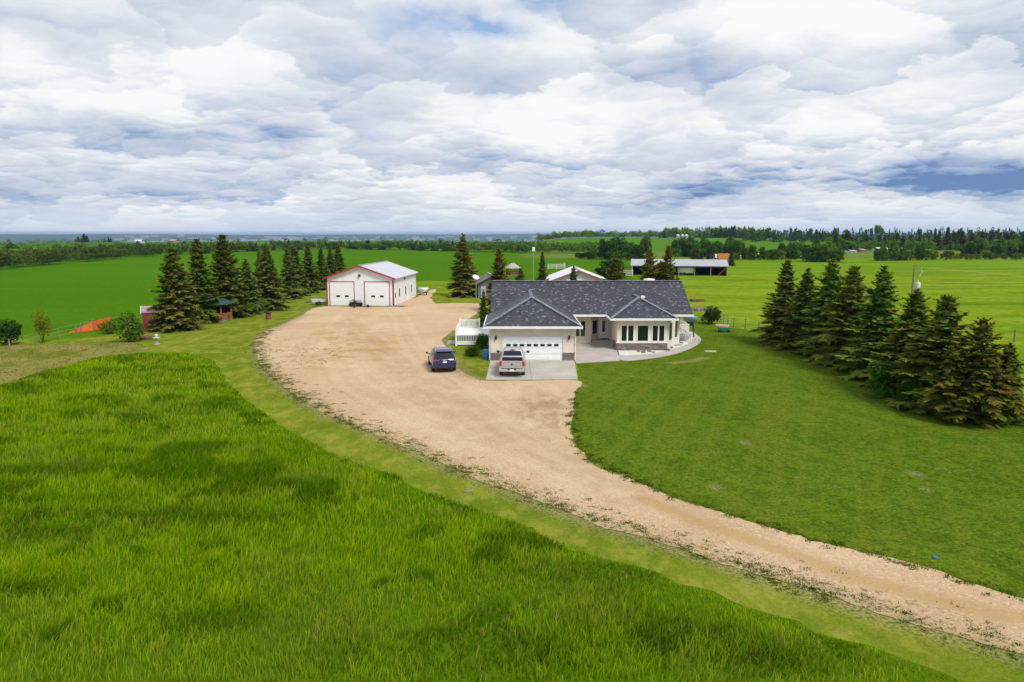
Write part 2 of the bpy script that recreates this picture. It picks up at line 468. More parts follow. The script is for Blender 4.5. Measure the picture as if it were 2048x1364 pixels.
TALL_EDGE = [G(*p) for p in [(-260, 800), (0, 773), (97, 741), (209, 714), (273, 707), (365, 706), (428, 720), (453, 758), (477, 788), (531, 831), (608, 876), (681, 917), (788, 950), (846, 984), (943, 1016), (1041, 1050), (1114, 1090), (1211, 1120), (1308, 1146), (1348, 1168), (1421, 1190), (1494, 1219), (1582, 1245), (1650, 1278), (1737, 1296), (1810, 1325), (1883, 1350), (1957, 1378), (2100, 1430), (2400, 1540)]]
TALL_POLY = TALL_EDGE + [(9, 7), (-60, 7)]

# ------------------------------------------------------------------ ground materials
def seg_dist(T, x, y, pts):
    """distance to a polyline, as nodes"""
    acc = None
    for (ax, ay), (bx, by) in zip(pts[:-1], pts[1:]):
        L2 = (bx - ax) ** 2 + (by - ay) ** 2
        px, py = T.math('SUBTRACT', x, ax), T.math('SUBTRACT', y, ay)
        t = T.math('ADD', T.math('MULTIPLY', px, (bx - ax) / L2), T.math('MULTIPLY', py, (by - ay) / L2), clamp=True)
        ex = T.math('MULTIPLY_ADD', t, -(bx - ax), px); ey = T.math('MULTIPLY_ADD', t, -(by - ay), py)
        d = T.math('SQRT', T.math('MULTIPLY_ADD', ex, ex, T.math('MULTIPLY', ey, ey)))
        acc = d if acc is None else T.math('MINIMUM', acc, d)
    return acc

C_CROP = (.060, .165, .002); C_CROP2 = (.085, .20, .008); C_PAST = (.225, .320, .012); C_PALE = (.30, .30, .06); C_DRY = (.30, .26, .10); C_DEEP = (.035, .085, .008)
def g_land(T, x, y, p):
    n_big = T.noise(p, .012, 4, .55); n_mid = T.noise(p, .09, 5, .6); n_fin = T.noise(p, .9, 5, .65)
    st = T.noise(T.scale(p, (.012, .16, 1)), 1.0, 5, .6)             # streaks across the view
    c = T.mix(T.ramp(n_mid, .35, .65), C_PAST, (.150, .240, .008))
    c = T.mix(T.ramp(st, .50, .66, 0, .7), c, (.27, .33, .03)); c = T.mix(T.ramp(st, .34, .46, .6, 0), c, (.075, .145, .005)); c = T.mix(T.ramp(T.noise(T.scale(p, (.25, .6, 1)), 1.0, 5, .7), .50, .70, 0, .45), c, (.080, .145, .006))
    c = T.mix(T.ramp(T.noise(T.scale(p, (.02, .10, 1)), 1.3, 6, .65), .55, .67, 0, .75), c, C_PALE)   # dead grass
    # crop fields: left of the spruce row and beyond the yard
    wob = T.math('MULTIPLY', T.math('SUBTRACT', n_mid, .5), 10.)
    yl = T.math('ADD', y, wob); xl = T.math('ADD', x, T.math('MULTIPLY', wob, .3))
    left = T.math('MULTIPLY', T.ramp(xl, -43.5, -45.5), T.ramp(yl, 70, 78))
    back = T.math('MULTIPLY', T.ramp(yl, 158, 163), T.ramp(T.math('MULTIPLY_ADD', y, -.16, xl), 6, 2))
    crop_l = T.math('MAXIMUM', left, back)
    rows = T.noise(T.comb(T.math('MULTIPLY', x, .006), T.math('MULTIPLY_ADD', x, .03, T.math('MULTIPLY', y, .12)), 0.), 1.0, 4, .6)
    cl = T.mix(T.ramp(n_big, .35, .65), C_CROP, (.072, .185, .003))
    fl = T.noise(T.scale(p, (.05, .35, 1)), 1.0, 5, .7)
    cl = T.mix(T.ramp(fl, .52, .70, 0, .5), cl, (.085, .20, .012)); cl = T.mix(T.ramp(fl, .30, .46, .4, 0), cl, (.045, .135, .002))
    cl = T.mix(T.ramp(rows, .56, .68, 0, .55), cl, (.095, .21, .012))
    cl = T.mix(T.ramp(rows, .70, .76, 0, .45), cl, (.17, .24, .03))
    c = T.mix(crop_l, c, cl)
    # crop field on the right beyond the pasture
    yr = T.math('SUBTRACT', T.math('ADD', y, wob), T.math('MULTIPLY', x, .10))
    crop_r = T.math('MULTIPLY', T.ramp(yr, 180, 188), T.ramp(T.math('MULTIPLY_ADD', y, -.16, xl), 4, 9))
    cr = T.mix(T.ramp(st, .4, .62), (.125, .240, .008), (.195, .300, .016))
    c = T.mix(crop_r, c, cr)
    trk = seg_dist(T, x, T.math('ADD', y, T.math('MULTIPLY', wob, .25)), [G(1860, 536), G(1940, 543), G(2048, 552), G(2200, 560)])
    c = T.mix(T.ramp(trk, .8, 2.6, .7, 0), c, C_PALE)
    # the rough land beyond: patches of field, hay and scrub
    far = T.ramp(T.math('MULTIPLY_ADD', wob, 1.0, y), 305, 330)
    cell = T.voro(T.comb(T.math('MULTIPLY', x, .0042), T.math('MULTIPLY', y, .0030), 0.), 1.0, out='Color', rnd=.9)
    v, g2, b2 = T.sep(cell)
    cf = T.mix(T.ramp(v, .35, .8), (.085, .20, .012), (.16, .245, .03))
    cf = T.mix(T.ramp(g2, .86, .88, 0, .5), cf, (.26, .24, .10))
    cf = T.mix(T.ramp(n_mid, .5, .8, 0, .35), cf, (.10, .17, .02))
    right = T.ramp(T.math('DIVIDE', x, T.math('MAXIMUM', y, 1.)), -.01, .05)
    c = T.mix(T.math('MULTIPLY', far, right), c, cf)
    scrub = T.math('MULTIPLY', T.math('MULTIPLY', far, right), T.ramp(y, 430, 400))
    c = T.mix(T.math('MULTIPLY', scrub, .8), c, T.mix(n_mid, (.20, .24, .04), (.13, .16, .05)))
    veryfar = T.ramp(y, 470, 560); cf2 = T.mix(T.ramp(v, .35, .75), (.06, .165, .010), (.10, .21, .018))
    c = T.mix(T.math('MULTIPLY', veryfar, T.math('SUBTRACT', 1., right)), c, cf2)
    town = T.ramp(y, 1500, 2500)
    ft = T.mix(T.ramp(T.noise(p, .0035, 6, .7), .40, .60), (.030, .060, .030), (.14, .16, .10))
    c = T.mix(town, c, ft)
    c = T.mix(T.ramp(n_fin, .3, .7, .40, 0), c, C_DEEP)
    return c, T.math('ADD', n_fin, T.math('MULTIPLY', n_mid, 1.5)), .35
M_LAND = ground_mat('land_grass', g_land)

def g_lawn(T, x, y, p):
    n1 = T.noise(p, .11, 4, .6); n2 = T.noise(p, 1.4, 5, .65); n3 = T.noise(p, 9., 4, .7); n4 = T.noise(p, 26., 3, .7)
    c = T.mix(T.ramp(n1, .34, .66), (.095, .170, .006), (.140, .212, .011))
    c = T.mix(T.ramp(n2, .45, .75, 0, .6), c, (.150, .195, .016))
    mow = T.noise(T.comb(T.math('MULTIPLY_ADD', x, .8, T.math('MULTIPLY', y, .45)), T.math('MULTIPLY', y, .03), 0.), 1.0, 2, .5)
    c = T.mix(T.ramp(mow, .45, .58, 0, .70), c, (.070, .125, .006)); c = T.mix(T.ramp(T.noise(T.comb(T.math('MULTIPLY_ADD', x, 1.1, T.math('MULTIPLY', y, -.5)), T.math('MULTIPLY', y, .04), 3.), 1.0, 2, .5), .48, .60, 0, .60), c, (.175, .215, .016))
    c = T.mix(T.ramp(T.noise(T.scale(p, (.55, 1.3, 1)), .42, 6, .68), .50, .66, 0, .55), c, (.165, .195, .020))
    c = T.mix(T.ramp(T.noise(T.scale(p, (.6, 1.2, 1)), .30, 6, .7), .52, .66, 0, .5), c, (.050, .105, .006))
    c = T.mix(T.ramp(n3, .38, .64, .60, 0), c, (.050, .095, .006)); c = T.mix(T.ramp(T.noise(p, 4.0, 5, .75), .55, .70, 0, .5), c, (.19, .225, .03))
    c = T.mix(T.ramp(n4, .60, .74, 0, .55), c, (.17, .20, .045))
    bare = T.math('MULTIPLY', T.ramp(T.noise(T.scale(p, (.5, 1.1, 1)), .55, 6, .7), .63, .70), T.ramp(n3, .35, .55))
    c = T.mix(T.math('MULTIPLY', bare, .8), c, (.33, .27, .14))
    m1 = T.noise(p, 2.6, 7, .80); m2 = T.noise(T.scale(p, (1, 1.6, 1)), .5, 5, .7); m3 = T.noise(p, 7.5, 4, .8)
    c = T.mix(T.ramp(m1, .50, .60, 0, .55), c, (.17, .225, .022)); c = T.mix(T.ramp(m1, .40, .49, .55, 0), c, (.032, .078, .003))
    c = T.mix(T.ramp(m3, .40, .50, .65, 0), c, (.030, .072, .003)); c = T.mix(T.ramp(m3, .54, .64, 0, .6), c, (.20, .25, .04))
    c = T.mix(T.ramp(m2, .54, .66, 0, .40), c, (.15, .20, .014)); c = T.mix(T.ramp(m2, .36, .46, .40, 0), c, (.055, .115, .005))
    for (u, v, r) in ((1490, 886, .45), (1430, 975, .5), (1830, 948, .5), (1165, 772, .6), (1850, 980, .35)):
        g = G(u, v); dx = T.math('SUBTRACT', x, g[0]); dy = T.math('MULTIPLY', T.math('SUBTRACT', y, g[1]), .7)
        rr = T.math('ADD', T.math('SQRT', T.math('MULTIPLY_ADD', dx, dx, T.math('MULTIPLY', dy, dy))), T.math('MULTIPLY', T.math('SUBTRACT', m1, .5), 1.6))
        c = T.mix(T.math('MULTIPLY', T.ramp(rr, r * .1, r, .5, 0), T.ramp(m3, .42, .54)), c, (.38, .31, .17))
    worn = seg_dist(T, x, y, [G(1345, 726), G(1385, 722), G(1410, 716)])
    c = T.mix(T.math('MULTIPLY', T.ramp(worn, .1, .8, .8, 0), T.ramp(n3, .4, .6)), c, (.36, .27, .14))
    return c, T.math('ADD', T.math('MULTIPLY', n3, .9), T.math('MULTIPLY', n2, .8)), .10
M_LAWN = ground_mat('mown_lawn', g_lawn)

def g_verge(T, x, y, p):
    n1 = T.noise(p, .16, 5, .6); n2 = T.noise(p, 1.1, 5, .65); n3 = T.noise(p, 8., 4, .7)
    c = T.mix(T.ramp(n1, .36, .64), (.120, .180, .010), (.195, .235, .022))
    c = T.mix(T.ramp(n2, .50, .74, 0, .65), c, (.25, .23, .055))
    c = T.mix(T.ramp(n2, .25, .45, .5, 0), c, (.105, .150, .010))
    c = T.mix(T.ramp(n3, .36, .60, .5, 0), c, (.100, .135, .010))
    c = T.mix(T.ramp(n3, .62, .74, 0, .5), c, (.30, .27, .09))
    st = T.noise(T.scale(p, (.55, .30, 1)), 1.6, 5, .7)
    c = T.mix(T.ramp(st, .48, .62, 0, .55), c, (.29, .285, .045)); c = T.mix(T.ramp(st, .36, .46, .5, 0), c, (.085, .150, .008))
    n5 = T.noise(p, 3.2, 6, .78); ed = T.new('ShaderNodeAttribute', attribute_name='edge').outputs['Fac']
    ed = T.math('MULTIPLY_ADD', T.math('SUBTRACT', n5, .5), 3.2, ed)
    c = T.mix(T.math('MULTIPLY', T.ramp(ed, .1, .9, .8, 0), T.ramp(n5, .42, .56, .35, 1)), c, (.36, .29, .15))
    c = T.mix(T.math('MULTIPLY', T.ramp(ed, .3, 1.1, .7, 0), T.ramp(n3, .44, .54, 1, 0)), c, (.075, .085, .02))
    return c, T.math('ADD', n3, n2), .06
M_VERGE = ground_mat('mown_verge', g_verge)

def g_rough(T, x, y, p):
    n1 = T.noise(p, .20, 5, .6); n2 = T.noise(p, 1.6, 5, .7); n3 = T.noise(p, 9., 4, .7)
    c = T.mix(T.ramp(n1, .36, .56), (.15, .19, .022), (.30, .26, .075))
    c = T.mix(T.ramp(n2, .48, .70, 0, .7), c, (.34, .28, .10))
    c = T.mix(T.ramp(n2, .28, .44, .6, 0), c, (.06, .11, .010))
    c = T.mix(T.ramp(n3, .35, .58, .5, 0), c, (.06, .075, .012))
    return c, T.math('ADD', n3, n2), .12
M_ROUGH = ground_mat('dry_rough_grass', g_rough)

def g_soil(T, x, y, p):
    n2 = T.noise(p, 2.0, 5, .65)
    return T.mix(n2, (.045, .095, .003), (.10, .175, .005)), n2, .1
M_SOIL = ground_mat('grass_floor', g_soil)

MID_TRACK = [G(*p) for p in [(1290, 1000), (1400, 1047), (1500, 1080), (1640, 1130), (1800, 1182), (1930, 1215), (2048, 1238)]]
MID_TRACK.append(tuple(Vector(MID_TRACK[-1]) + _d * 30))
RUT_A = [G(*p) for p in [(1060, 775), (1075, 812), (1090, 850), (1130, 900), (1240, 962), (1400, 1030)]]
RUT_B = [G(*p) for p in [(880, 760), (930, 800), (1010, 860), (1120, 930), (1250, 1000)]]
RUT_C = [G(*p) for p in [(690, 640), (740, 690), (800, 740), (880, 800), (980, 870)]]
SW1 = [G(*p) for p in [(1250, 985), (1080, 900), (930, 820), (840, 740), (800, 680), (790, 640), (770, 615)]]
SW2 = [G(*p) for p in [(1180, 975), (980, 905), (800, 840), (680, 770), (640, 700), (660, 650), (690, 620)]]
def g_gravel(T, x, y, p):
    n0 = T.noise(p, .10, 4, .6); n1 = T.noise(p, .6, 5, .6); n2 = T.noise(p, 5., 4, .65); n3 = T.noise(p, 26., 3, .75)
    pv = T.voro(p, 16., out='Color'); pr, pg, pb = T.sep(pv)
    c = T.mix(T.ramp(n0, .35, .65), (.48, .33, .19), (.56, .405, .255))
    c = T.mix(T.ramp(n1, .46, .72, 0, .35), c, (.44, .295, .16))
    c = T.mix(T.ramp(n2, .30, .50, .45, 0), c, (.38, .255, .145))
    c = T.mix(T.ramp(pr, .70, .95, 0, .38), c, (.72, .60, .46))
    c = T.mix(T.ramp(pg, .80, .98, 0, .35), c, (.25, .17, .11))
    c = T.mix(T.ramp(n3, .55, .75, 0, .4), c, (.70, .57, .43))
    wob = T.math('MULTIPLY', T.math('SUBTRACT', n1, .5), .8); yy = T.math('ADD', y, wob)
    mid = seg_dist(T, x, yy, MID_TRACK)
    c = T.mix(T.math('MULTIPLY', T.ramp(mid, .12, .75, .75, 0), T.ramp(n2, .2, .7, .6, 1.)), c, (.42, .275, .115))
    def off(pts, d): return [(p[0] + d, p[1] + d * .4) for p in pts]
    for tr in (RUT_A, off(RUT_A, 1.7), RUT_B, off(RUT_B, 1.8), RUT_C, off(RUT_C, 1.9), SW1, off(SW1, 1.7), SW2, off(SW2, 1.8)):     # paired wheel tracks, paler where the gravel is pressed down
        d = seg_dist(T, x, T.math('ADD', y, T.math('MULTIPLY', wob, .5)), tr)
        c = T.mix(T.math('MULTIPLY', T.ramp(d, .10, .60, .14, 0), T.ramp(n1, .25, .6, .35, 1.)), c, (.66, .51, .37)); c = T.mix(T.math('MULTIPLY', T.ramp(T.math('ABSOLUTE', T.math('SUBTRACT', d, .55)), 0.05, .30, .10, 0), n1), c, (.33, .22, .13))
    for tr, w, k in ((RUT_A, .7, .35), (RUT_B, .8, .30), (RUT_C, 1.6, .38)):
        d = seg_dist(T, x, yy, tr)
        c = T.mix(T.math('MULTIPLY', T.ramp(d, .2, w * 1.6, k, 0), T.ramp(n1, .3, .6)), c, (.36, .235, .125))
    # weedy, damp, darker patches in the middle of the yard
    g0 = G(690, 690); dx = T.math('DIVIDE', T.math('SUBTRACT', x, g0[0]), 8.0); dy = T.math('DIVIDE', T.math('SUBTRACT', y, g0[1]), 14.0)
    rr = T.math('MULTIPLY_ADD', dx, dx, T.math('MULTIPLY', dy, dy))
    damp = T.math('MULTIPLY', T.ramp(rr, .1, 1.6, 1, 0), T.ramp(T.noise(p, .35, 6, .7), .48, .62))
    c = T.mix(T.math('MULTIPLY', damp, .6), c, (.36, .25, .08))
    # dark oil / wet marks by the slab
    g1 = G(1085, 820); dx = T.math('DIVIDE', T.math('SUBTRACT', x, g1[0]), 2.2); dy = T.math('DIVIDE', T.math('SUBTRACT', y, g1[1]), 5.5)
    rr = T.math('MULTIPLY_ADD', dx, dx, T.math('MULTIPLY', dy, dy))
    c = T.mix(T.math('MULTIPLY', T.ramp(rr, .1, 1.2, .55, 0), T.ramp(T.noise(T.scale(p, (1, .5, 1)), .9, 6, .7), .42, .60)), c, (.25, .155, .085))
    n5 = T.noise(p, 2.6, 6, .78); ed = T.math('MULTIPLY_ADD', T.math('SUBTRACT', n5, .5), 5.0, T.new('ShaderNodeAttribute', attribute_name='edge').outputs['Fac'])
    c = T.mix(T.ramp(ed, -.2, 1.2, .6, 0), c, (.30, .26, .11))         # weeds creeping into the edge
    c = T.mix(T.math('MULTIPLY', T.ramp(ed, .2, 1.9, .9, 0), T.ramp(T.noise(p, 5.5, 4, .7), .40, .47, 1, 0)), c, (.085, .075, .03))
    return c, T.math('ADD', T.math('MULTIPLY', n3, .5), T.math('MULTIPLY', n2, .6)), .05
M_GRAVEL = ground_mat('gravel', g_gravel)

def g_conc(T, x, y, p):
    n1 = T.noise(p, .5, 5, .6); n2 = T.noise(p, 9., 4, .65)
    c = T.mix(T.ramp(n1, .3, .7), (.37, .345, .31), (.45, .42, .38))
    c = T.mix(T.ramp(n2, .5, .75, 0, .35), c, (.60, .56, .51))
    return c, n2, .004
M_CONC = ground_mat('concrete', g_conc, .85)
def g_white(T, x, y, p):
    n2 = T.noise(p, 5., 5, .7); v = T.voro(p, 14., out='Color'); r, g, b = T.sep(v)
    c = T.mix(r, (.55, .53, .51), (.80, .79, .77)); c = T.mix(T.ramp(n2, .55, .75, 0, .45), c, (.42, .38, .33))
    return c, r, .03
M_WHITE = ground_mat('white_stone_chips', g_white, .9)

# ------------------------------------------------------------------ land
def build_land():
    rr = np.concatenate([[0.], np.geomspace(4, 300, 40), np.geomspace(310, 2500, 90), np.geomspace(2600, 16000, 40)])
    front = np.linspace(-60, 60, 261); back = np.linspace(60, 300, 61)[1:-1]
    th = np.radians(np.concatenate([front, back])); nt = len(th)
    A, Rr = np.meshgrid(th, rr[1:]); X = Rr * np.sin(A); Y = Rr * np.cos(A); Z = hT(X, Y)
    V = np.concatenate([[[0, 0, 0]], np.stack([X.ravel(), Y.ravel(), Z.ravel()], 1)])
    k = np.arange(nt); k2 = (k + 1) % nt
    tri = np.stack([np.zeros(nt, int), 1 + k2, 1 + k], 1)
    quads = [np.stack([1 + i * nt + k, 1 + i * nt + k2, 1 + (i + 1) * nt + k2, 1 + (i + 1) * nt + k], 1) for i in range(len(rr) - 2)]
    Q = np.concatenate(quads)
    o = np_mesh('ground', V, np.concatenate([tri.ravel(), Q.ravel()]), np.concatenate([np.full(nt, 3), np.full(len(Q), 4)]), M_LAND, smooth=True)
    tag(o, kind='structure')
build_land()

near = lambda c: max(.12, c.length * .006)
# mown lawn strip, left of the drive and up round the spruces
VERGE = [tuple(Vector(GRAVEL_LEFT[-1]) + _d * 30)] + [(24, 5), (10, 6), (6.5, 13)] + [G(2100, 1440)] + TALL_EDGE[::-1][2:-1] + [G(-300, 790), G(-300, 700), G(0, 690), G(150, 678), G(240, 668), G(300, 652), G(420, 622), G(520, 606), G(600, 592), G(640, 588), G(700, 590), G(840, 582), G(870, 590), G(980, 590), (0, 100), (-1, 76), (2, 62), (2, 48), (3, 38), (12, 22)]
o = sheet('verge', fractal_outline(VERGE, .6, .25, 1, smooth=False), .006, M_VERGE, grid=.8, edge=[GRAVEL_YARD[-11:] + GRAVEL_LEFT, GRAVEL_YARD[:11], GRAVEL_YARD[18:22]])
ROUGH = [G(*p) for p in [(-300, 700), (0, 693), (120, 690), (215, 682), (290, 690), (300, 702), (200, 714), (97, 741), (0, 775), (-260, 802)]]
sheet('rough_ground', fractal_outline(ROUGH, .5, .6, 2), .012, M_ROUGH)
sheet('field', fractal_outline(TALL_POLY, .5, .25, 3, smooth=False), .018, M_SOIL)
LAWN = [EXT_R[0]] + [EXT_R[1]] + GRAVEL_RIGHT + [(5.1, 51.2), (5.6, 58.9), (5.7, 62), (8, 74), (17, 78)] + [G(*p) for p in [(1400, 640), (1440, 654), (1500, 660), (1545, 664)]] + [(29.5, 71), (31, 60), (31.2, 45), (31.5, 38), G(2120, 860), (36, 34), (60, 30), (60, 5)]
sheet('lawn', fractal_outline(LAWN, .4, .16, 4, smooth=False), .010, M_LAWN)
sheet('gravel_drive', fractal_outline(EXT_R + GRAVEL_RIGHT + GRAVEL_YARD + GRAVEL_LEFT + EXT_L, near, lambda c: .22, 5), .024, M_GRAVEL, grid=.7, edge=[GRAVEL_YARD[-11:] + GRAVEL_LEFT, GRAVEL_YARD[1:4]])
# dirt lane between the shop and the big spruce
LANE = [G(*p) for p in [(826, 604), (834, 594), (852, 586), (862, 580), (872, 579), (866, 587), (862, 597), (866, 607)]]
sheet('dirt_lane', fractal_outline(LANE, .3, .35, 6), .028, M_GRAVEL, edge=[(90, 0), (91, 0)])
# concrete slab, entry slab and the curved walk, with sawn joints left open
def slab(name, poly, z0, z1, m):
    b = MB(); b.prism(poly, z0, z1); o = b.build(name, m, bevel=.0); tag(o, kind='structure'); return o
slab('concrete_slab', [(-2.0, 50.9), (1.48, 50.95), (1.48, 58.9), (-1.9, 58.9)], -.1, .055, M_CONC)
slab('concrete_slab', [(1.50, 50.95), (5.02, 51.0), (5.48, 58.9), (1.50, 58.9)], -.1, .055, M_CONC)
slab('concrete_slab', [(5.5, 57.6), G(1240, 722), (10.0, 64.2), (10.0, 69.0), (5.5, 69.0)], -.1, .060, M_CONC)
def arc_pts():
    outer = [G(*p) for p in [(1246, 722), (1290, 719), (1335, 712), (1370, 702), (1395, 690), (1402, 680), (1396, 672), (1384, 664)]]
    inner = [G(*p) for p in [(1374, 667), (1383, 675), (1382, 683), (1370, 691), (1345, 699), (1318, 706), (1285, 710), (1252, 712), (1237, 711)]]
    return fractal_outline(outer + inner, .4, 0.0, 0)
slab('curved_path', arc_pts(), -.1, .058, M_CONC)
BED = [G(*p) for p in [(1240, 712), (1285, 711), (1318, 707), (1345, 700), (1370, 692), (1382, 684), (1383, 676), (1374, 668)]] + [(16.9, 70.5), (16.9, 68.2), (14.8, 64.2), (10.1, 64.2)]
sheet('stone_bed', fractal_outline(BED, .2, .04, 7, smooth=False), .040, M_WHITE)
slab('side_pad', [G(893, 689), G(911, 689), (-5.6, 70.5), (-6.6, 70.5)], -.1, .06, M_CONC)

# ------------------------------------------------------------------ building materials
def stucco_mat(name, col):
    m = bpy.data.materials.new(name); m.use_nodes = True
    T = NT(m.node_tree); b = T.n['Principled BSDF']; b.inputs['Roughness'].default_value = .9; b.inputs['Specular IOR Level'].default_value = .15
    co = T.new('ShaderNodeTexCoord').outputs['Object']
    n1 = T.noise(co, .8, 5, .6); n2 = T.noise(co, 30, 4, .7); st = T.noise(T.scale(co, (3., 3., .25)), 1.2, 4, .6)
    c = T.mix(T.ramp(n1, .3, .7), [k * .93 for k in col], [min(1, k * 1.05) for k in col])
    c = T.mix(T.ramp(st, .55, .75, 0, .18), c, [k * .72 for k in col])
    T.l.new(c, b.inputs['Base Color'])
    bp = T.new('ShaderNodeBump'); bp.inputs['Strength'].default_value = .5; bp.inputs['Distance'].default_value = .01
    T.l.new(n2, bp.inputs['Height']); T.l.new(bp.outputs[0], b.inputs['Normal'])
    return m
M_STUCCO = stucco_mat('cream_stucco', (.76, .66, .555))
M_TRIM = mat('white_trim', (.80, .80, .79), .5, var=.04)
M_SOFFIT = mat('cream_soffit', (.66, .60, .52), .6, var=.04)

def shingle_mat():
    m = bpy.data.materials.new('slate_shingles'); m.use_nodes = True
    T = NT(m.node_tree); b = T.n['Principled BSDF']; b.inputs['Roughness'].default_value = .48; b.inputs['Specular IOR Level'].default_value = .55
    co = T.new('ShaderNodeTexCoord').outputs['Object']; x, y, z = T.sep(co)
    nrm = T.new('ShaderNodeNewGeometry').outputs['Normal']; nx, ny, nz = T.sep(nrm)
    side = T.math('GREATER_THAN', T.math('ABSOLUTE', nx), T.math('ABSOLUTE', ny))
    hx = T.math('ADD', T.math('MULTIPLY', x, T.math('SUBTRACT', 1., side)), T.math('MULTIPLY', y, side))
    v = T.comb(hx, T.math('MULTIPLY', z, 2.15), 0.)
    br = T.new('ShaderNodeTexBrick'); br.offset = .5
    T.l.new(v, br.inputs['Vector'])
    br.inputs['Scale'].default_value = 1.0; br.inputs['Brick Width'].default_value = .20; br.inputs['Row Height'].default_value = .19
    br.inputs['Mortar Size'].default_value = .018; br.inputs['Mortar Smooth'].default_value = .3; br.inputs['Bias'].default_value = -.2
    br.inputs['Color1'].default_value = (.020, .023, .036, 1); br.inputs['Color2'].default_value = (.058, .064, .088, 1); br.inputs['Mortar'].default_value = (.012, .013, .018, 1)
    n1 = T.noise(co, .45, 5, .6); n2 = T.noise(v, 3.0, 4, .7)
    c = T.mix(T.ramp(n1, .35, .65, 0, .45), br.outputs['Color'], (.045, .047, .050))
    # pale tiles sprinkled over the slope: whole tiles of a second colour
    cell = T.comb(T.math('FLOOR', T.math('DIVIDE', hx, .20)), T.math('FLOOR', T.math('DIVIDE', T.math('MULTIPLY', z, 2.15), .19)), 0.)
    wn = T.new('ShaderNodeTexWhiteNoise', noise_dimensions='2D'); T.l.new(cell, wn.inputs['Vector'])
    w = wn.outputs['Value']
    c = T.mix(T.math('MULTIPLY', T.ramp(w, .915, .93, 0, 1, False), T.ramp(n2, .35, .6, .3, 1)), c, (.21, .23, .28))
    c = T.mix(T.ramp(w, .62, .64, 0, .35, False), c, (.075, .083, .108))
    c = T.mix(T.ramp(n2, .62, .78, 0, .5), c, (.13, .14, .165))
    T.l.new(c, b.inputs['Base Color'])
    bp = T.new('ShaderNodeBump'); bp.inputs['Strength'].default_value = .8; bp.inputs['Distance'].default_value = .03
    T.l.new(T.math('ADD', T.math('FRACT', T.math('DIVIDE', T.math('MULTIPLY', z, -2.15), .19)), T.math('MULTIPLY', br.outputs['Fac'], -.6)), bp.inputs['Height']); T.l.new(bp.outputs[0], b.inputs['Normal'])
    return m
M_SHINGLE = shingle_mat()
M_RIDGE = mat('ridge_tile', (.19, .21, .245), .55, var=.35, vscale=5.)

def stone_mat():
    m = bpy.data.materials.new('ledge_stone'); m.use_nodes = True
    T = NT(m.node_tree); b = T.n['Principled BSDF']; b.inputs['Roughness'].default_value = .85
    co = T.new('ShaderNodeTexCoord').outputs['Object']; x, y, z = T.sep(co)
    v = T.comb(T.math('ADD', x, y), z, 0.)
    vw = T.vmath('ADD', v, T.vmath('SCALE', T.noise(v, 2.2, 3, .6, out=1)))
    vw.node.inputs[1].links[0].from_node.inputs['Scale'].default_value = .10
    br = T.new('ShaderNodeTexBrick'); T.l.new(vw, br.inputs['Vector'])
    br.offset = .37; br.inputs['Scale'].default_value = 1.; br.inputs['Brick Width'].default_value = .42; br.inputs['Row Height'].default_value = .095
    br.inputs['Mortar Size'].default_value = .012; br.inputs['Bias'].default_value = 0.
    br.inputs['Color1'].default_value = (.11, .085, .080, 1); br.inputs['Color2'].default_value = (.34, .27, .25, 1); br.inputs['Mortar'].default_value = (.03, .027, .026, 1)
    n = T.noise(co, 9., 4, .7)
    c = T.mix(T.ramp(n, .45, .72, 0, .55), br.outputs['Color'], (.36, .30, .30))
    T.l.new(c, b.inputs['Base Color'])
    bp = T.new('ShaderNodeBump'); bp.inputs['Strength'].default_value = .9; bp.inputs['Distance'].default_value = .04
    T.l.new(T.math('ADD', T.math('MULTIPLY', br.outputs['Fac'], -1.), n), bp.inputs['Height']); T.l.new(bp.outputs[0], b.inputs['Normal'])
    return m
M_STONE = stone_mat()
def glass_mat(name, col=(.012, .02, .018), rough=.06):
    m = bpy.data.materials.new(name); m.use_nodes = True
    T = NT(m.node_tree); b = T.n['Principled BSDF']
    b.inputs['Base Color'].default_value = tuple(col) + (1,); b.inputs['Roughness'].default_value = rough
    b.inputs['Specular IOR Level'].default_value = .6
    return m
M_GLASS = glass_mat('window_glass'); M_GLASS2 = glass_mat('tree_reflection_glass', (.008, .020, .015), .08)  # second glass: reflected trees put in as a dark green base colour
M_DOORW = mat('white_door_paint', (.83, .85, .88), .45, var=.03)
M_BLACK = mat('black_metal', (.012, .012, .013), .45)
M_RUBBER = mat('black_rubber', (.018, .018, .019), .8, var=.2)
M_WOOD = mat('brown_wood', (.19, .085, .035), .75, var=.3, vscale=4., bump=.3)
M_GREYWOOD = mat('weathered_wood', (.20, .18, .16), .85, var=.3, vscale=6., bump=.3)
M_RED = mat('red_paint', (.36, .035, .045), .5, var=.12)
M_STEEL = mat('galvanised_steel', (.45, .46, .48), .45, .6, var=.12)
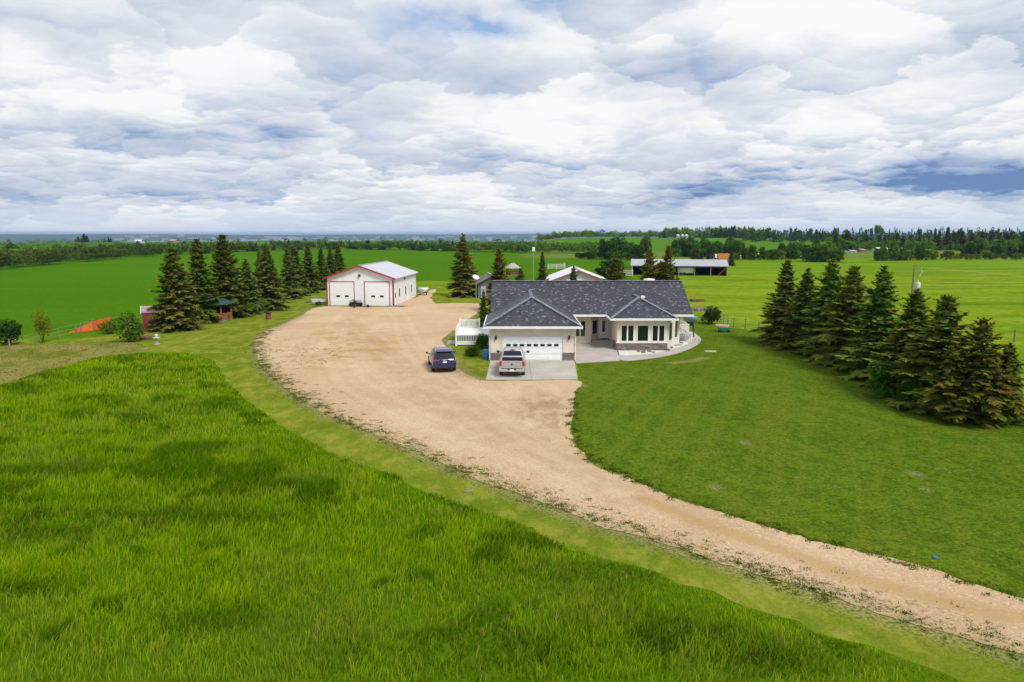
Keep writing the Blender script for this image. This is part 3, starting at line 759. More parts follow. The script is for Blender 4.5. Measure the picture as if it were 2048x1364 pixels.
def rib_mat(name, col, pitch=.23, axis='x', rough=.5, depth=.02):
    """ribbed sheet metal: ribs are a bump, dirt is a little colour noise"""
    m = bpy.data.materials.new(name); m.use_nodes = True
    T = NT(m.node_tree); b = T.n['Principled BSDF']; b.inputs['Roughness'].default_value = rough; b.inputs['Metallic'].default_value = 0.
    co = T.new('ShaderNodeTexCoord').outputs['Object']; x, y, z = T.sep(co)
    h = {'x': x, 'y': y, 'xy': T.math('ADD', x, y), 'z': z}[axis]
    w = T.math('POWER', T.math('ABSOLUTE', T.math('SINE', T.math('MULTIPLY', h, math.pi / pitch))), 6.)
    n = T.noise(co, .7, 5, .6); st = T.noise(T.scale(co, (2.5, 2.5, .2)), 1., 4, .6)
    c = T.mix(T.ramp(n, .3, .7), [k * .93 for k in col], [min(1, k * 1.04) for k in col])
    c = T.mix(T.ramp(st, .55, .8, 0, .22), c, [k * .7 for k in col])
    T.l.new(c, b.inputs['Base Color'])
    bp = T.new('ShaderNodeBump'); bp.inputs['Strength'].default_value = .8; bp.inputs['Distance'].default_value = depth
    T.l.new(w, bp.inputs['Height']); T.l.new(bp.outputs[0], b.inputs['Normal'])
    return m
M_RIBWHITE = rib_mat('white_ribbed_steel', (.80, .82, .86), .30, 'xy')
M_RIBROOF = rib_mat('pale_roof_steel', (.52, .54, .58), .45, 'y', .4)
M_RIBROOFX = rib_mat('pale_roof_steel_x', (.55, .57, .60), .45, 'x', .4)
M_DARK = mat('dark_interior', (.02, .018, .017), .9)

# ------------------------------------------------------------------ farm house
def window(parent, p0, p1, z0, z1, panes, frame=.085, out=.05, fm=None, gm=None, name='window', sill=False):
    """window on a wall whose plan line runs p0 -> p1 (outside on the right-hand side); frame with a pane in each light"""
    fm = fm or M_TRIM; gm = gm or M_GLASS
    o = Vector(parent.location); a, b_ = Vector((p0[0], p0[1], 0)), Vector((p1[0], p1[1], 0)); L = (b_ - a).length
    t = (b_ - a).normalized(); nrm = Vector((t.y, -t.x, 0))
    def P(s, d, z): return a + t * s + nrm * d + Vector((0, 0, z)) - o
    def blk(mb, s0, s1, d0, d1, za, zb):
        vs = [P(s0, d1, za), P(s1, d1, za), P(s1, d0, za), P(s0, d0, za), P(s0, d1, zb), P(s1, d1, zb), P(s1, d0, zb), P(s0, d0, zb)]
        mb.add(vs, [(0, 3, 2, 1), (4, 5, 6, 7), (0, 1, 5, 4), (1, 2, 6, 5), (2, 3, 7, 6), (3, 0, 4, 7)])
    f = MB(); g = MB()
    blk(f, 0, L, -.02, out, z0, z0 + frame); blk(f, 0, L, -.02, out, z1 - frame, z1)
    blk(f, 0, frame, -.02, out, z0 + frame, z1 - frame); blk(f, L - frame, L, -.02, out, z0 + frame, z1 - frame)
    w = (L - 2 * frame - (panes - 1) * frame * 1.6) / panes; s = frame
    for k in range(panes):
        blk(g, s + .002, s + w - .002, -.01, out - .035, z0 + frame + .002, z1 - frame - .002)
        s += w
        if k < panes - 1: blk(f, s, s + frame * 1.6, -.02, out - .004, z0 + frame, z1 - frame); s += frame * 1.6
    if sill: blk(f, -.05, L + .05, -.02, out + .06, z0 - .07, z0 - .002)
    fo = f.build(name, fm, parent); g.build('pane', gm, fo)
    return fo

def build_house():
    O = (7.8, 64, 0)
    h = thing('farm_house', 'cream stucco bungalow with dark slate shingle roof, double garage and stone skirting', 'house', O)
    def part(mb, name, m, **k): mb.o = Vector(O); mb.v = [tuple(Vector(p) - Vector(O)) for p in mb.v]; return mb.build(name, m, h, **k)
    # walls (one continuous shell; front pieces butt against each other)
    w = MB(); ZT = 2.95
    # garage front round its door opening
    gx0, gx1, gy = -1.88, 5.44, 58.9
    dx0, dx1, dz = -.80, 4.46, 2.20
    w.box(gx0, dx0, gy, gy + .2, 0, 2.92); w.box(dx1, gx1, gy, gy + .2, 0, 2.92); w.box(dx0, dx1, gy, gy + .2, dz, 2.92)
    w.box(gx0, gx0 + .2, gy + .2, 72, 0, 2.92); w.box(gx1 - .2, gx1, gy + .2, 68.5, 0, 2.92)
    poly = [(gx1, 68.5), (8.0, 68.5), (8.85, 69.6), (10.0, 69.6), (10.0, 64.2), (14.75, 64.2), (16.95, 68.3), (16.95, 76.2), (-1.3, 76.2), (-1.3, 72.0), (gx1, 72.0)]
    w.prism(poly, 0, ZT)
    w.add([(16.95, 67.1, 2.95), (16.95, 76.2, 2.95), (16.95, 71.6, 5.95)], [(0, 1, 2)])
    w.add([(-1.3, 67.0, 2.95), (-1.3, 76.2, 2.95), (-1.3, 71.6, 5.95)], [(0, 1, 2)])
    part(w, 'wall', M_STUCCO)
    for poly in ([(gx0 - .05, gy - .06), (dx0, gy - .06), (dx0, gy + .02), (gx0 + .01, gy + .02), (gx0 + .01, gy + 1.0), (gx0 - .05, gy + 1.0)],
                 [(dx1, gy - .06), (gx1 + .05, gy - .06), (gx1 + .05, gy + .6), (gx1 - .01, gy + .6), (gx1 - .01, gy + .02), (dx1, gy + .02)]):
        s = MB(); s.prism(poly, 0, .72); part(s, 'stone_skirting', M_STONE)
    s = MB(); s.prism([(9.93, 64.12), (14.80, 64.12), (14.80, 64.22), (10.02, 64.22), (10.02, 66.5), (9.93, 66.5)], 0, .74)
    part(s, 'stone_skirting', M_STONE)
    s = MB(); s.box(9.90, 14.84, 64.08, 64.20, .745, .82); part(s, 'sill', M_TRIM)
    # roofs
    EX0, EX1, EY, EZ, RY, RZ = -2.12, 17.78, 66.6, 3.18, 71.6, 6.15
    BY = 2 * RY - EY
    r = MB(); th = .20
    r.slab([(EX0, EY, EZ), (EX1, EY, EZ), (EX1, RY, RZ), (EX0, RY, RZ)], th, 0, 1)
    r.slab([(EX0, RY, RZ), (EX1, RY, RZ), (EX1, BY, EZ), (EX0, BY, EZ)], th, 0, 1)
    ro = part(r, 'roof', [M_SHINGLE, M_TRIM])
    c = MB(); c.bar((EX0, RY, RZ + .02), (EX1, RY, RZ + .02), .28, .06); c.o = Vector(O); c.v = [tuple(Vector(p) - Vector(O)) for p in c.v]; c.build('ridge_cap', M_RIDGE, ro)
    def hip(xl, xr, ey, ez, rz, yb, caps):
        cx, ay = (xl + xr) / 2, ey + (xr - xl) / 2
        m = MB()
        m.slab([(xl, ey, ez), (xr, ey, ez), (cx, ay, rz)], .18, 0, 1)
        m.slab([(xl, yb[1], ez), (xl, ey, ez), (cx, ay, rz), (cx, yb[0], rz)], .18, 0, 1)
        m.slab([(xr, ey, ez), (xr, yb[1], ez), (cx, yb[0], rz), (cx, ay, rz)], .18, 0, 1)
        ro = part(m, 'roof', [M_SHINGLE, M_TRIM])
        for (a, b2) in (((xl, ey, ez), (cx, ay, rz)), ((xr, ey, ez), (cx, ay, rz)), ((cx, ay, rz), (cx, yb[0], rz))):
            a, b2 = Vector(a), Vector(b2); n = max(2, int((b2 - a).length / .34)); k = MB()
            for i in range(n):
                p, q = a.lerp(b2, i / n), a.lerp(b2, (i + 1) / n)
                k.bar(p + Vector((0, 0, .035)), q + Vector((0, 0, .015)), 0.32, .05)
            k.v = [tuple(Vector(p) - Vector(O)) for p in k.v]; k.build('ridge_cap', M_RIDGE, ro)
        return ro
    hip(-2.42, 6.02, 58.32, 3.12, 5.29, (70.35, 66.9), 1)
    br = hip(9.30, 15.56, 63.6, 3.17, 4.88, (69.6, 66.9), 1)
    v = MB(); v.box(12.62, 12.95, 66.45, 66.85, 4.78, 5.02); v.v = [tuple(Vector(p) - Vector(O)) for p in v.v]; v.build('vent', M_TRIM, br, bevel=.03)
    # fascias / gutters
    for poly, z0, z1 in (([(-2.52, 66.9), (-2.52, 58.22), (6.12, 58.22), (6.12, 66.55), (6.02, 66.55), (6.02, 58.32), (-2.42, 58.32), (-2.42, 66.9)], 2.92, 3.10),
                         ([(9.20, 66.48), (9.20, 63.50), (15.66, 63.50), (15.66, 66.48), (15.56, 66.48), (15.56, 63.60), (9.30, 63.60), (9.30, 66.48)], 2.97, 3.15),
                         ([(6.13, 66.50), (9.19, 66.50), (9.19, 66.60), (6.13, 66.60)], 2.98, 3.16), ([(15.67, 66.50), (17.84, 66.50), (17.84, 66.60), (15.67, 66.60)], 2.98, 3.16)):
        g = MB(); g.prism(poly, z0, z1); part(g, 'gutter', M_TRIM)
    for q in ((-2.40, 6.0, 58.34, 58.9, 2.925), (9.32, 15.54, 63.62, 66.5, 2.955), (6.14, 9.3, 66.62, 69.5, 2.955), (15.6, 17.7, 66.62, 76, 2.955)):
        g = MB(); g.box(*q, q[4] + .01); part(g, 'soffit', M_SOFFIT)
    for xx in (gx1 + .08, gx0 - .08): d = MB(); d.tube([(xx, 58.82, 2.92), (xx, 58.82, .1)], .045, 8); part(d, 'downpipe', M_TRIM)
    # garage door with its row of eight lights
    gd = MB()
    for k in range(4): gd.box(dx0 + .02, dx1 - .02, gy + .07, gy + .12, .01 + k * .545, .01 + (k + 1) * .545 - .012)
    for k in range(4):
        for j in range(8):
            if k == 2: continue
            xx = dx0 + .16 + j * .632; gd.box(xx, xx + .50, gy + .056, gy + .075, .10 + k * .545, .10 + k * .545 + .36)
    go = part(gd, 'garage_door', M_DOORW)
    for j in range(8):
        xx = dx0 + .30 + j * .597
        f = MB(); f.box(xx - .05, xx + .44, gy + .05, gy + .072, 1.235, 1.545); f.v = [tuple(Vector(p) - Vector(O)) for p in f.v]
        f.build('frame', M_TRIM, go)
        p = MB(); p.box(xx, xx + .39, gy + .042, gy + .052, 1.28, 1.50); p.v = [tuple(Vector(q) - Vector(O)) for q in p.v]
        p.build('pane', M_GLASS, go)
    t = MB(); t.box(dx0 - .12, dx0 + .02, gy - .025, gy + .10, .73, dz + .14); t.box(dx1 - .02, dx1 + .12, gy - .025, gy + .10, .73, dz + .14); t.box(dx0 + .02, dx1 - .02, gy - .025, gy + .10, dz - .01, dz + .14)
    part(t, 'door_trim', M_SOFFIT)
    for xx in (-1.40, 4.98):
        l = MB(); l.box(xx - .05, xx + .05, gy - .03, gy, 1.95, 2.25); l.tube([(xx, gy - .03, 2.22), (xx, gy - .14, 2.22)], .015, 6)
        l.lathe((xx, gy - .14, 1.88), [(.03, 0), (.075, .06), (.085, .26), (.11, .28), (.02, .36)], 10)
        part(l, 'wall_lamp', M_BLACK)
    # entry
    window(h, (6.30, 68.5), (7.50, 68.5), .67, 2.40, 2, sill=False)
    window(h, (8.07, 68.59), (8.80, 69.535), .85, 2.40, 1)
    d = MB(); d.box(9.02, 9.80, 69.53, 69.62, .40, 2.44); do = part(d, 'door', M_DOORW)
    k = MB(); k.box(9.28, 9.56, 69.50, 69.535, 1.05, 2.25); k.v = [tuple(Vector(p) - Vector(O)) for p in k.v]; k.build('pane', M_GLASS, do)
    k = MB(); k.tube([(9.72, 69.53, 1.35), (9.72, 69.46, 1.35)], .025, 8); k.sphere((9.72, 69.45, 1.35), .04, 10, 6); k.v = [tuple(Vector(p) - Vector(O)) for p in k.v]; k.build('handle', M_STEEL, do, smooth=True)
    t = MB(); t.box(8.92, 9.01, 69.50, 69.62, .40, 2.54); t.box(9.81, 9.95, 69.50, 69.62, .40, 2.54); t.box(9.01, 9.81, 69.50, 69.62, 2.45, 2.54)
    part(t, 'door_frame', M_TRIM)
    window(h, (9.955, 69.52), (9.955, 68.85), .45, 2.44, 1)
    st = MB(); st.box(8.15, 9.99, 67.9, 69.55, .0, .39); st.box(7.95, 9.99, 67.45, 67.88, .0, .22)
    part(st, 'step', M_CONC)
    mt = MB(); mt.box(9.0, 9.8, 68.75, 69.3, .392, .41); part(mt, 'door_mat', M_DARK)
    # bay windows, then the two tall ones in the slanting wall
    window(h, (10.32, 64.2), (11.62, 64.2), .86, 2.50, 2)
    window(h, (11.86, 64.2), (13.02, 64.2), .86, 2.50, 1, gm=M_GLASS2)
    window(h, (13.28, 64.2), (14.55, 64.2), .86, 2.50, 2)
    dv = Vector((2.2, 4.1, 0)).normalized(); q = Vector((14.75, 64.2, 0))
    for s0, s1 in ((.45, 1.75), (2.55, 3.75)):
        a, b2 = q + dv * s0, q + dv * s1; window(h, (a.x, a.y), (b2.x, b2.y), .78, 2.62, 1, gm=M_GLASS2)
    # roof furniture
    v = MB(); v.tube([(17.35, 74.0, 4.7), (17.35, 74.0, 6.9)], .085, 10); v.lathe((17.35, 74.0, 6.85), [(.14, 0), (.14, .12), (.02, .18)], 12)
    part(v, 'flue_pipe', M_BLACK)
    return h
build_house()

# deck with white railing on the garage side
def build_deck():
    O = (-3.7, 71.0, 0)
    t = thing('white_deck', 'white raised deck with picket railing beside the garage', 'deck', O)
    def part(mb, name, m, **k): mb.v = [tuple(Vector(p) - Vector(O)) for p in mb.v]; return mb.build(name, m, t, **k)
    x0, x1, y0, y1, z = -5.55, -2.0, 67.1, 72.3, 1.15
    f = MB()
    for i in range(16):
        yy = y0 + i * (y1 - y0) / 16; f.box(x0, x1, yy, yy + (y1 - y0) / 16 - .012, z - .04, z)
    part(f, 'floor', M_TRIM)
    def pickets(a, b, z0, z1, name, gap=.16):
        a, b = Vector(a), Vector(b); L = (b - a).length; u = (b - a) / L; m = MB()
        m.bar(a + Vector((0, 0, z1)), b + Vector((0, 0, z1)), .08, .07); m.bar(a + Vector((0, 0, z0)), b + Vector((0, 0, z0)), .05, .06)
        n = int(L / gap)
        for i in range(1, n): p = a + u * (L * i / n); m.box(p.x - .03, p.x + .03, p.y - .03, p.y + .03, z0 + .03, z1 - .035)
        part(m, name, M_TRIM)
    pickets((x0 + .05, y0, 0), (x1, y0, 0), .46, 1.07, 'picket_skirt'); pickets((x0, y0 + .1, 0), (x0, y1, 0), .46, 1.07, 'picket_skirt')
    s = MB(); s.prism([(x0 - .04, y0 - .04), (x1, y0 - .04), (x1, y0 + .02), (x0 + .02, y0 + .02), (x0 + .02, y1), (x0 - .04, y1)], .10, .42); part(s, 'skirt_board', M_TRIM)
    s = MB(); s.prism([(x0 + .5, y0 + .5), (x1, y0 + .5), (x1, y1), (x0 + .5, y1)], .0, z - .06); part(s, 'underdeck_shade', M_DARK)  # solid near-black block painted as the shade behind the pickets
    pickets((x0, y0 + .15, 0), (x0, y1 - .1, 0), z + .08, z + .62, 'railing', .13); pickets((x0 + .1, y1, 0), (x1 - 1.6, y1, 0), z + .08, z + .80, 'railing', .13)
    for px_, py_, zt in ((x0, y0, 1.62), (x0, y1, 2.0), (x1 - 1.5, y1, 2.05), (x1 - .1, y0, 1.2)):
        q = MB(); q.box(px_ - .08, px_ + .08, py_ - .08, py_ + .08, 0, zt); q.lathe((px_, py_, zt), [(.10, 0), (.10, .03), (.02, .10)], 4); part(q, 'post', M_TRIM)
    return t
build_deck()

# white steps railing at the other end of the house
def build_step_rail():
    O = (17.6, 70.2, 0)
    t = thing('porch_railing', 'white picket railing and steps at the right end of the house', 'railing', O)
    def part(mb, name, m, **k): mb.v = [tuple(Vector(p) - Vector(O)) for p in mb.v]; return mb.build(name, m, t, **k)
    a, b, c = Vector((17.0, 70.3, .9)), Vector((18.35, 69.3, .55)), Vector((18.35, 69.3, 0))
    fl = MB(); fl.prism([(16.98, 70.4), (18.4, 70.4), (18.4, 74.5), (16.98, 74.5)], .62, .75); part(fl, 'floor', M_TRIM)
    for k, (p, q, z0, z1) in enumerate([((17.02, 70.45), (18.38, 70.45), .78, .78), ((18.38, 70.45), (18.38, 74.4), .78, .78)]):
        m = MB(); A, B = Vector((*p, z0)), Vector((*q, z1)); L = (B - A).length
        m.bar(A + Vector((0, 0, .9)), B + Vector((0, 0, .9)), .08, .07); m.bar(A + Vector((0, 0, .08)), B + Vector((0, 0, .08)), .05)
        n = int(L / .14)
        for i in range(n + 1): s = A.lerp(B, i / n); m.box(s.x - .025, s.x + .025, s.y - .025, s.y + .025, s.z + .1, s.z + .86)
        part(m, 'railing', M_TRIM)
    m = MB()
    for i in range(8):
        s = Vector((17.25 + .155 * i, 70.3 - .16 * i, 0)); zt = 1.55 - .10 * i; m.box(s.x - .03, s.x + .03, s.y - .03, s.y + .03, .05, zt)
    m.bar((17.15, 70.38, 1.66), (18.42, 69.08, .84), .08, .07); part(m, 'hand_rail', M_TRIM)
    for p in ((18.38, 70.45), (18.38, 74.4), (18.38, 69.12)):
        q = MB(); q.box(p[0] - .06, p[0] + .06, p[1] - .06, p[1] + .06, 0, 1.74 if p[1] > 70 else 1.0); part(q, 'post', M_TRIM)
build_step_rail()

# ------------------------------------------------------------------ workshop
def gable_building(name, label, x, y, rz, Wd, L, eave, peak, wallm, roofm, trimm, over=.45, fasciam=None):
    t = thing(name, label, 'building', (x, y, 0), rz)
    w = MB()
    w.box(0, Wd, .0, L, 0, eave)
    w.add([(0, 0, eave), (Wd, 0, eave), (Wd / 2, 0, peak - .06)], [(0, 1, 2)]); w.add([(0, L, eave), (Wd, L, eave), (Wd / 2, L, peak - .06)], [(0, 2, 1)])
    w.build('wall', wallm, t)
    sl = (peak - eave) / (Wd / 2); ez = eave - sl * over + .06; pz = peak + .06
    r = MB(); r.slab([(Wd / 2, -over, pz), (Wd / 2, L + over, pz), (-over, L + over, ez), (-over, -over, ez)], .09)
    r.slab([(Wd / 2, L + over, pz), (Wd / 2, -over, pz), (Wd + over, -over, ez), (Wd + over, L + over, ez)], .09)
    ro = r.build('roof', roofm, t)
    for yy in (-over - .045, L + over + .045):
        f = MB(); f.bar((-over - .05, yy, ez - .10), (Wd / 2, yy, pz - .09), .09, .22); f.bar((Wd / 2, yy, pz - .09), (Wd + over + .05, yy, ez - .10), .09, .22)
        f.build('fascia', fasciam or trimm, t)
    c = MB(); c.bar((Wd / 2, -over - .05, pz + .02), (Wd / 2, L + over + .05, pz + .02), .36, .05); c.build('ridge_cap', M_STEEL, ro)
    return t
def build_shop():
    t = gable_building('workshop', 'white steel workshop with red trim and two overhead doors', -28.75, 105.9, R(-4), 10.5, 16.6, 4.35, 6.2, M_RIBWHITE, M_RIBROOF, M_RED)
    tr = MB(); tr.box(-.05, .14, -.06, .0, .05, 4.3); tr.build('corner_trim', M_RED, t)
    tr = MB(); tr.prism([(10.36, -.06), (10.56, -.06), (10.56, .14), (10.5, .14), (10.5, 0), (10.36, 0)], .05, 4.3); tr.build('corner_trim', M_RED, t)
    for x0 in (.52, 6.05):
        x1 = x0 + 3.75
        d = MB()
        for k in range(6): d.box(x0, x1, -.05, .02, .03 + k * .6, .03 + (k + 1) * .6 - .012)
        do = d.build('overhead_door', M_DOORW, t)
        for xx in (x0 + .95, x0 + 2.3):
            p = MB(); p.box(xx, xx + .62, -.062, -.05, 1.33, 1.62); p.build('pane', M_GLASS, do)
        tr = MB(); tr.box(x0 - .12, x0 - .01, -.07, 0, .0, 3.78); tr.box(x1 + .01, x1 + .12, -.07, 0, .0, 3.78); tr.box(x0 - .01, x1 + .01, -.07, 0, 3.65, 3.78)
        tr.build('door_trim', M_RED, t)
    l = MB(); l.box(5.1, 5.4, -.18, 0, 4.55, 4.85); l.lathe((5.25, -.22, 4.45), [(.05, 0), (.17, .1), (.1, .4)], 10); l.build('flood_lamp', M_BLACK, t)
    l = MB(); l.box(10.5, 10.7, 7.2, 7.5, 3.7, 3.95); l.build('flood_lamp', M_BLACK, t, bevel=.02)
    for yy in (3.2, 7.6, 12.0):
        f = MB(); f.box(10.49, 10.55, yy, yy + .95, 1.0, 2.55); fo = f.build('window', M_TRIM, t)
        p = MB(); p.box(10.53, 10.565, yy + .12, yy + .83, 1.12, 2.43); p.build('pane', M_GLASS, fo)
    d = MB(); d.box(10.49, 10.55, .55, 1.5, .05, 2.15); do = d.build('door', M_DOORW, t)
    p = MB(); p.box(10.545, 10.56, .72, 1.32, 1.15, 1.95); p.build('pane', M_GLASS, do)
    p = MB(); p.box(10.545, 10.61, 1.38, 1.44, 1.0, 1.12); p.build('handle', M_STEEL, do)
    s = MB(); s.box(10.56, 11.5, .3, 1.7, 0, .12); s.build('step', M_CONC, t)
build_shop()

# white barn just behind the house
def build_barn():
    t = gable_building('white_barn', 'white metal barn with faded red fascia showing above the house roof', 5.75, 108, R(-2), 9.5, 14, 3.55, 5.35, M_RIBWHITE, rib_mat('white_barn_roof', (.72, .72, .75), .45, 'y', .4), M_RED, .5, mat('faded_red_fascia', (.36, .10, .10), .6, var=.15))
    d = MB(); d.box(3.2, 6.4, -.05, .02, .02, 2.9); d.build('door', M_DOORW, t)
build_barn()

# open-fronted pole shed far right
M_SHEDROOF = rib_mat('shed_roof_steel', (.36, .37, .41), .6, 'x', .4)
def build_open_shed():
    a, b = Vector((32.6, 186.0)), Vector((56.9, 181.4)); L = (b - a).length
    t = thing('pole_shed', 'long open fronted pole shed with pale metal roof and dark bays', 'shed', (a.x, a.y, hz(a.x, a.y)), math.atan2(b.y - a.y, b.x - a.x))
    w = MB(); w.box(0, .1, 0, 10, 0, 2.75); w.add([(0, 0, 2.75), (0, 10, 2.75), (0, 5, 4.1)], [(0, 1, 2)]); w.build('end_wall', M_RIBWHITE, t)
    w = MB(); w.box(L - .1, L, 0, 10, 0, 2.75); w.add([(L, 0, 2.75), (L, 10, 2.75), (L, 5, 4.1)], [(0, 1, 2)]); w.build('end_wall', mat('rusty_cladding', (.16, .07, .05), .8, var=.3), t)
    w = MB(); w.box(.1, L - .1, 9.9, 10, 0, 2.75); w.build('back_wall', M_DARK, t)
    r = MB(); r.slab([(-.4, -.5, 2.62), (L + .4, -.5, 2.62), (L + .4, 5, 4.15), (-.4, 5, 4.15)], .12); r.slab([(-.4, 5, 4.15), (L + .4, 5, 4.15), (L + .4, 10.5, 2.62), (-.4, 10.5, 2.62)], .12); r.build('roof', M_SHEDROOF, t)
    b_ = MB(); b_.box(.2, L - .2, .05, .2, 2.25, 2.5); b_.build('beam', M_GREYWOOD, t)
    for k in range(1, 6):
        p = MB(); p.box(L * k / 6 - .12, L * k / 6 + .12, .0, .24, 0, 2.25); p.build('post', M_GREYWOOD, t)
    p = MB(); p.bar((L - .15, .1, 2.2), (L - 2.3, .1, .05), .14); p.build('brace', mat('rusty_timber', (.30, .10, .05), .8), t)
build_open_shed()

# grey shed left of the house ridge
def build_grey_shed():
    t = gable_building('grey_shed', 'small weathered grey shed with a dark window beside the big spruce', -5.9, 118.5, R(8), 4.6, 5.5, 2.7, 4.0, mat('grey_siding', (.13, .13, .14), .8, var=.2, bump=.3), mat('brown_shingle', (.20, .16, .13), .9, var=.3, vscale=6), M_GREYWOOD, .5)
    f = MB(); f.box(2.2, 3.4, -.06, 0, 1.2, 2.1); fo = f.build('window', M_GREYWOOD, t); p = MB(); p.box(2.3, 3.3, -.075, -.05, 1.3, 2.0); p.build('pane', M_GLASS, fo)
    d = MB(); d.box(.5, 1.35, -.05, 0, .05, 2.0); d.build('door', mat('pale_grey_door', (.40, .40, .41), .6), t)
build_grey_shed()

# gazebos
def gazebo(name, label, x, y, r, hw, hr, roofm, postm, rz=0.):
    t = thing(name, label, 'gazebo', (x, y, 0), rz); n = 6
    pt = lambda k, rr: (rr * math.cos(2 * math.pi * k / n), rr * math.sin(2 * math.pi * k / n))
    ro = MB()
    vs = [(*pt(k, r * 1.22), hw - .1) for k in range(n)] + [(*pt(k, r * .25), hr - .12) for k in range(n)] + [(0, 0, hr)]
    fs = [(k, (k + 1) % n, n + (k + 1) % n, n + k) for k in range(n)] + [(n + k, n + (k + 1) % n, 2 * n) for k in range(n)] + [tuple(range(n - 1, -1, -1))]
    ro.add(vs, fs); ro.build('roof', roofm, t)
    f = MB(); f.prism([pt(k, r) for k in range(n)], 0, .18); f.build('floor', M_GREYWOOD, t)
    for k in range(n):
        p = MB(); a = pt(k, r * .95); p.box(a[0] - .08, a[0] + .08, a[1] - .08, a[1] + .08, .18, hw); p.build('post', postm, t)
        w = MB(); b = pt(k + 1, r * .95); w.bar((*a, .62), (*b, .62), .05, .88); w.build('side_panel', postm, t)
    return t
M_CEDAR = mat('cedar_boards', (.22, .085, .03), .7, var=.3, vscale=3., bump=.3)
gazebo('garden_gazebo', 'cedar gazebo with a dark green roof tucked between spruces', -38.3, 87.2, 2.2, 2.3, 3.3, mat('dark_green_roof', (.02, .075, .055), .6, var=.2), M_CEDAR, .3)
gazebo('field_gazebo', 'brown gazebo with a pale grey roof standing out in the pasture', .2, 186, 1.9, 2.0, 3.3, mat('pale_shingles', (.38, .34, .31), .8, var=.2), mat('red_brown_boards', (.16, .06, .04), .8, var=.2), .2)

# dark red shed with a white-edged roof at the field edge
def build_red_shed():
    t = thing('red_shed', 'dark red corrugated shed with flat white edged roof by the spruces', 'shed', (-42.0, 77.0, 0), R(28))
    m = rib_mat('dark_red_corrugated', (.20, .030, .040), .32, 'xy', .55, .05)
    w = MB(); w.box(0, 2.45, 0, 6.1, .08, 2.15); w.build('wall', m, t)
    r = MB(); r.slab([(-.1, -.1, 2.22), (2.55, -.1, 2.22), (2.55, 6.2, 2.36), (-.1, 6.2, 2.36)], .08); r.build('roof', mat('dusty_pink_roof', (.40, .24, .25), .6, var=.15), t)
    e = MB(); e.bar((-.13, -.1, 2.20), (-.13, 6.2, 2.34), .06, .14); e.build('roof_edge', M_TRIM, t)
    d = MB(); d.tube([(1.3, -.05, .2), (1.3, -.05, 2.05)], .03, 6); d.tube([(1.75, -.05, .2), (1.75, -.05, 2.05)], .03, 6); d.build('lock_rod', M_STEEL, t)
build_red_shed()

# ------------------------------------------------------------------ vehicles
M_NAVY = mat('navy_car_paint', (.008, .024, .115), .25, .2, coat=.6)
M_SILVER = mat('silver_car_paint', (.46, .47, .49), .32, .45, coat=.4)
M_CARGLASS = glass_mat('tinted_glass', (.008, .010, .014), .05)
M_TAIL = mat('red_tail_lamp', (.42, .012, .020), .25, coat=.5)
M_CHROME = mat('chrome', (.75, .76, .78), .18, .9)
M_PLATE = mat('number_plate', (.78, .78, .76), .4)
M_ALLOY = mat('alloy_wheel', (.42, .43, .45), .3, .8)
M_PLASTIC = mat('black_plastic', (.02, .02, .022), .55)

def rrect(y0, y1, w, z, r, n=5):
    """rounded rectangle ring in plan"""
    out = []
    for cx, cy, a0 in ((w - r, y1 - r, 0), (-w + r, y1 - r, 90), (-w + r, y0 + r, 180), (w - r, y0 + r, 270)):
        for k in range(n):
            a = R(a0 + 90 * k / (n - 1)); out.append((cx + r * math.cos(a), cy + r * math.sin(a), z))
    return out
def half_ring(y, prof):
    """cross-section ring at station y from half-profile (x, z) bottom to top"""
    return [(-x, y, z) for x, z in prof] + [(x, y, z) for x, z in reversed(prof)]
def add_wheel(parent, x, y, r, w, side):
    t = MB(); o = w / 2
    t.lathe((x, y, r), [(r * .62, -o), (r * .93, -o), (r, -o * .7), (r, o * .7), (r * .93, o), (r * .62, o)], 28, 'x'); wo = t.build('wheel', M_RUBBER, parent, smooth=True)
    m = MB(); d = o * side
    m.lathe((x + d * .75, y, r), [(r * .64, -.03), (r * .64, .03), (r * .56, .035)], 24, 'x')
    for k in range(5):
        a = 2 * math.pi * k / 5; m.bar((x + d * .85, y, r), (x + d * .85, y + r * .6 * math.cos(a), r + r * .6 * math.sin(a)), .05, .07)
    m.lathe((x + d * .85, y, r), [(r * .16, -.03), (r * .16, .035)], 12, 'x'); m.build('rim', M_ALLOY, wo, smooth=True)
def mirror(parent, x, y, z, side, m, l=.22):
    b = MB(); b.bar((x, y, z - .03), (x + side * .12, y, z), .05); b.sphere((x + side * (.12 + l / 2), y, z + .05), .11, 10, 7, (l / .22, .6, .95)); b.build('mirror', m, parent, smooth=True)

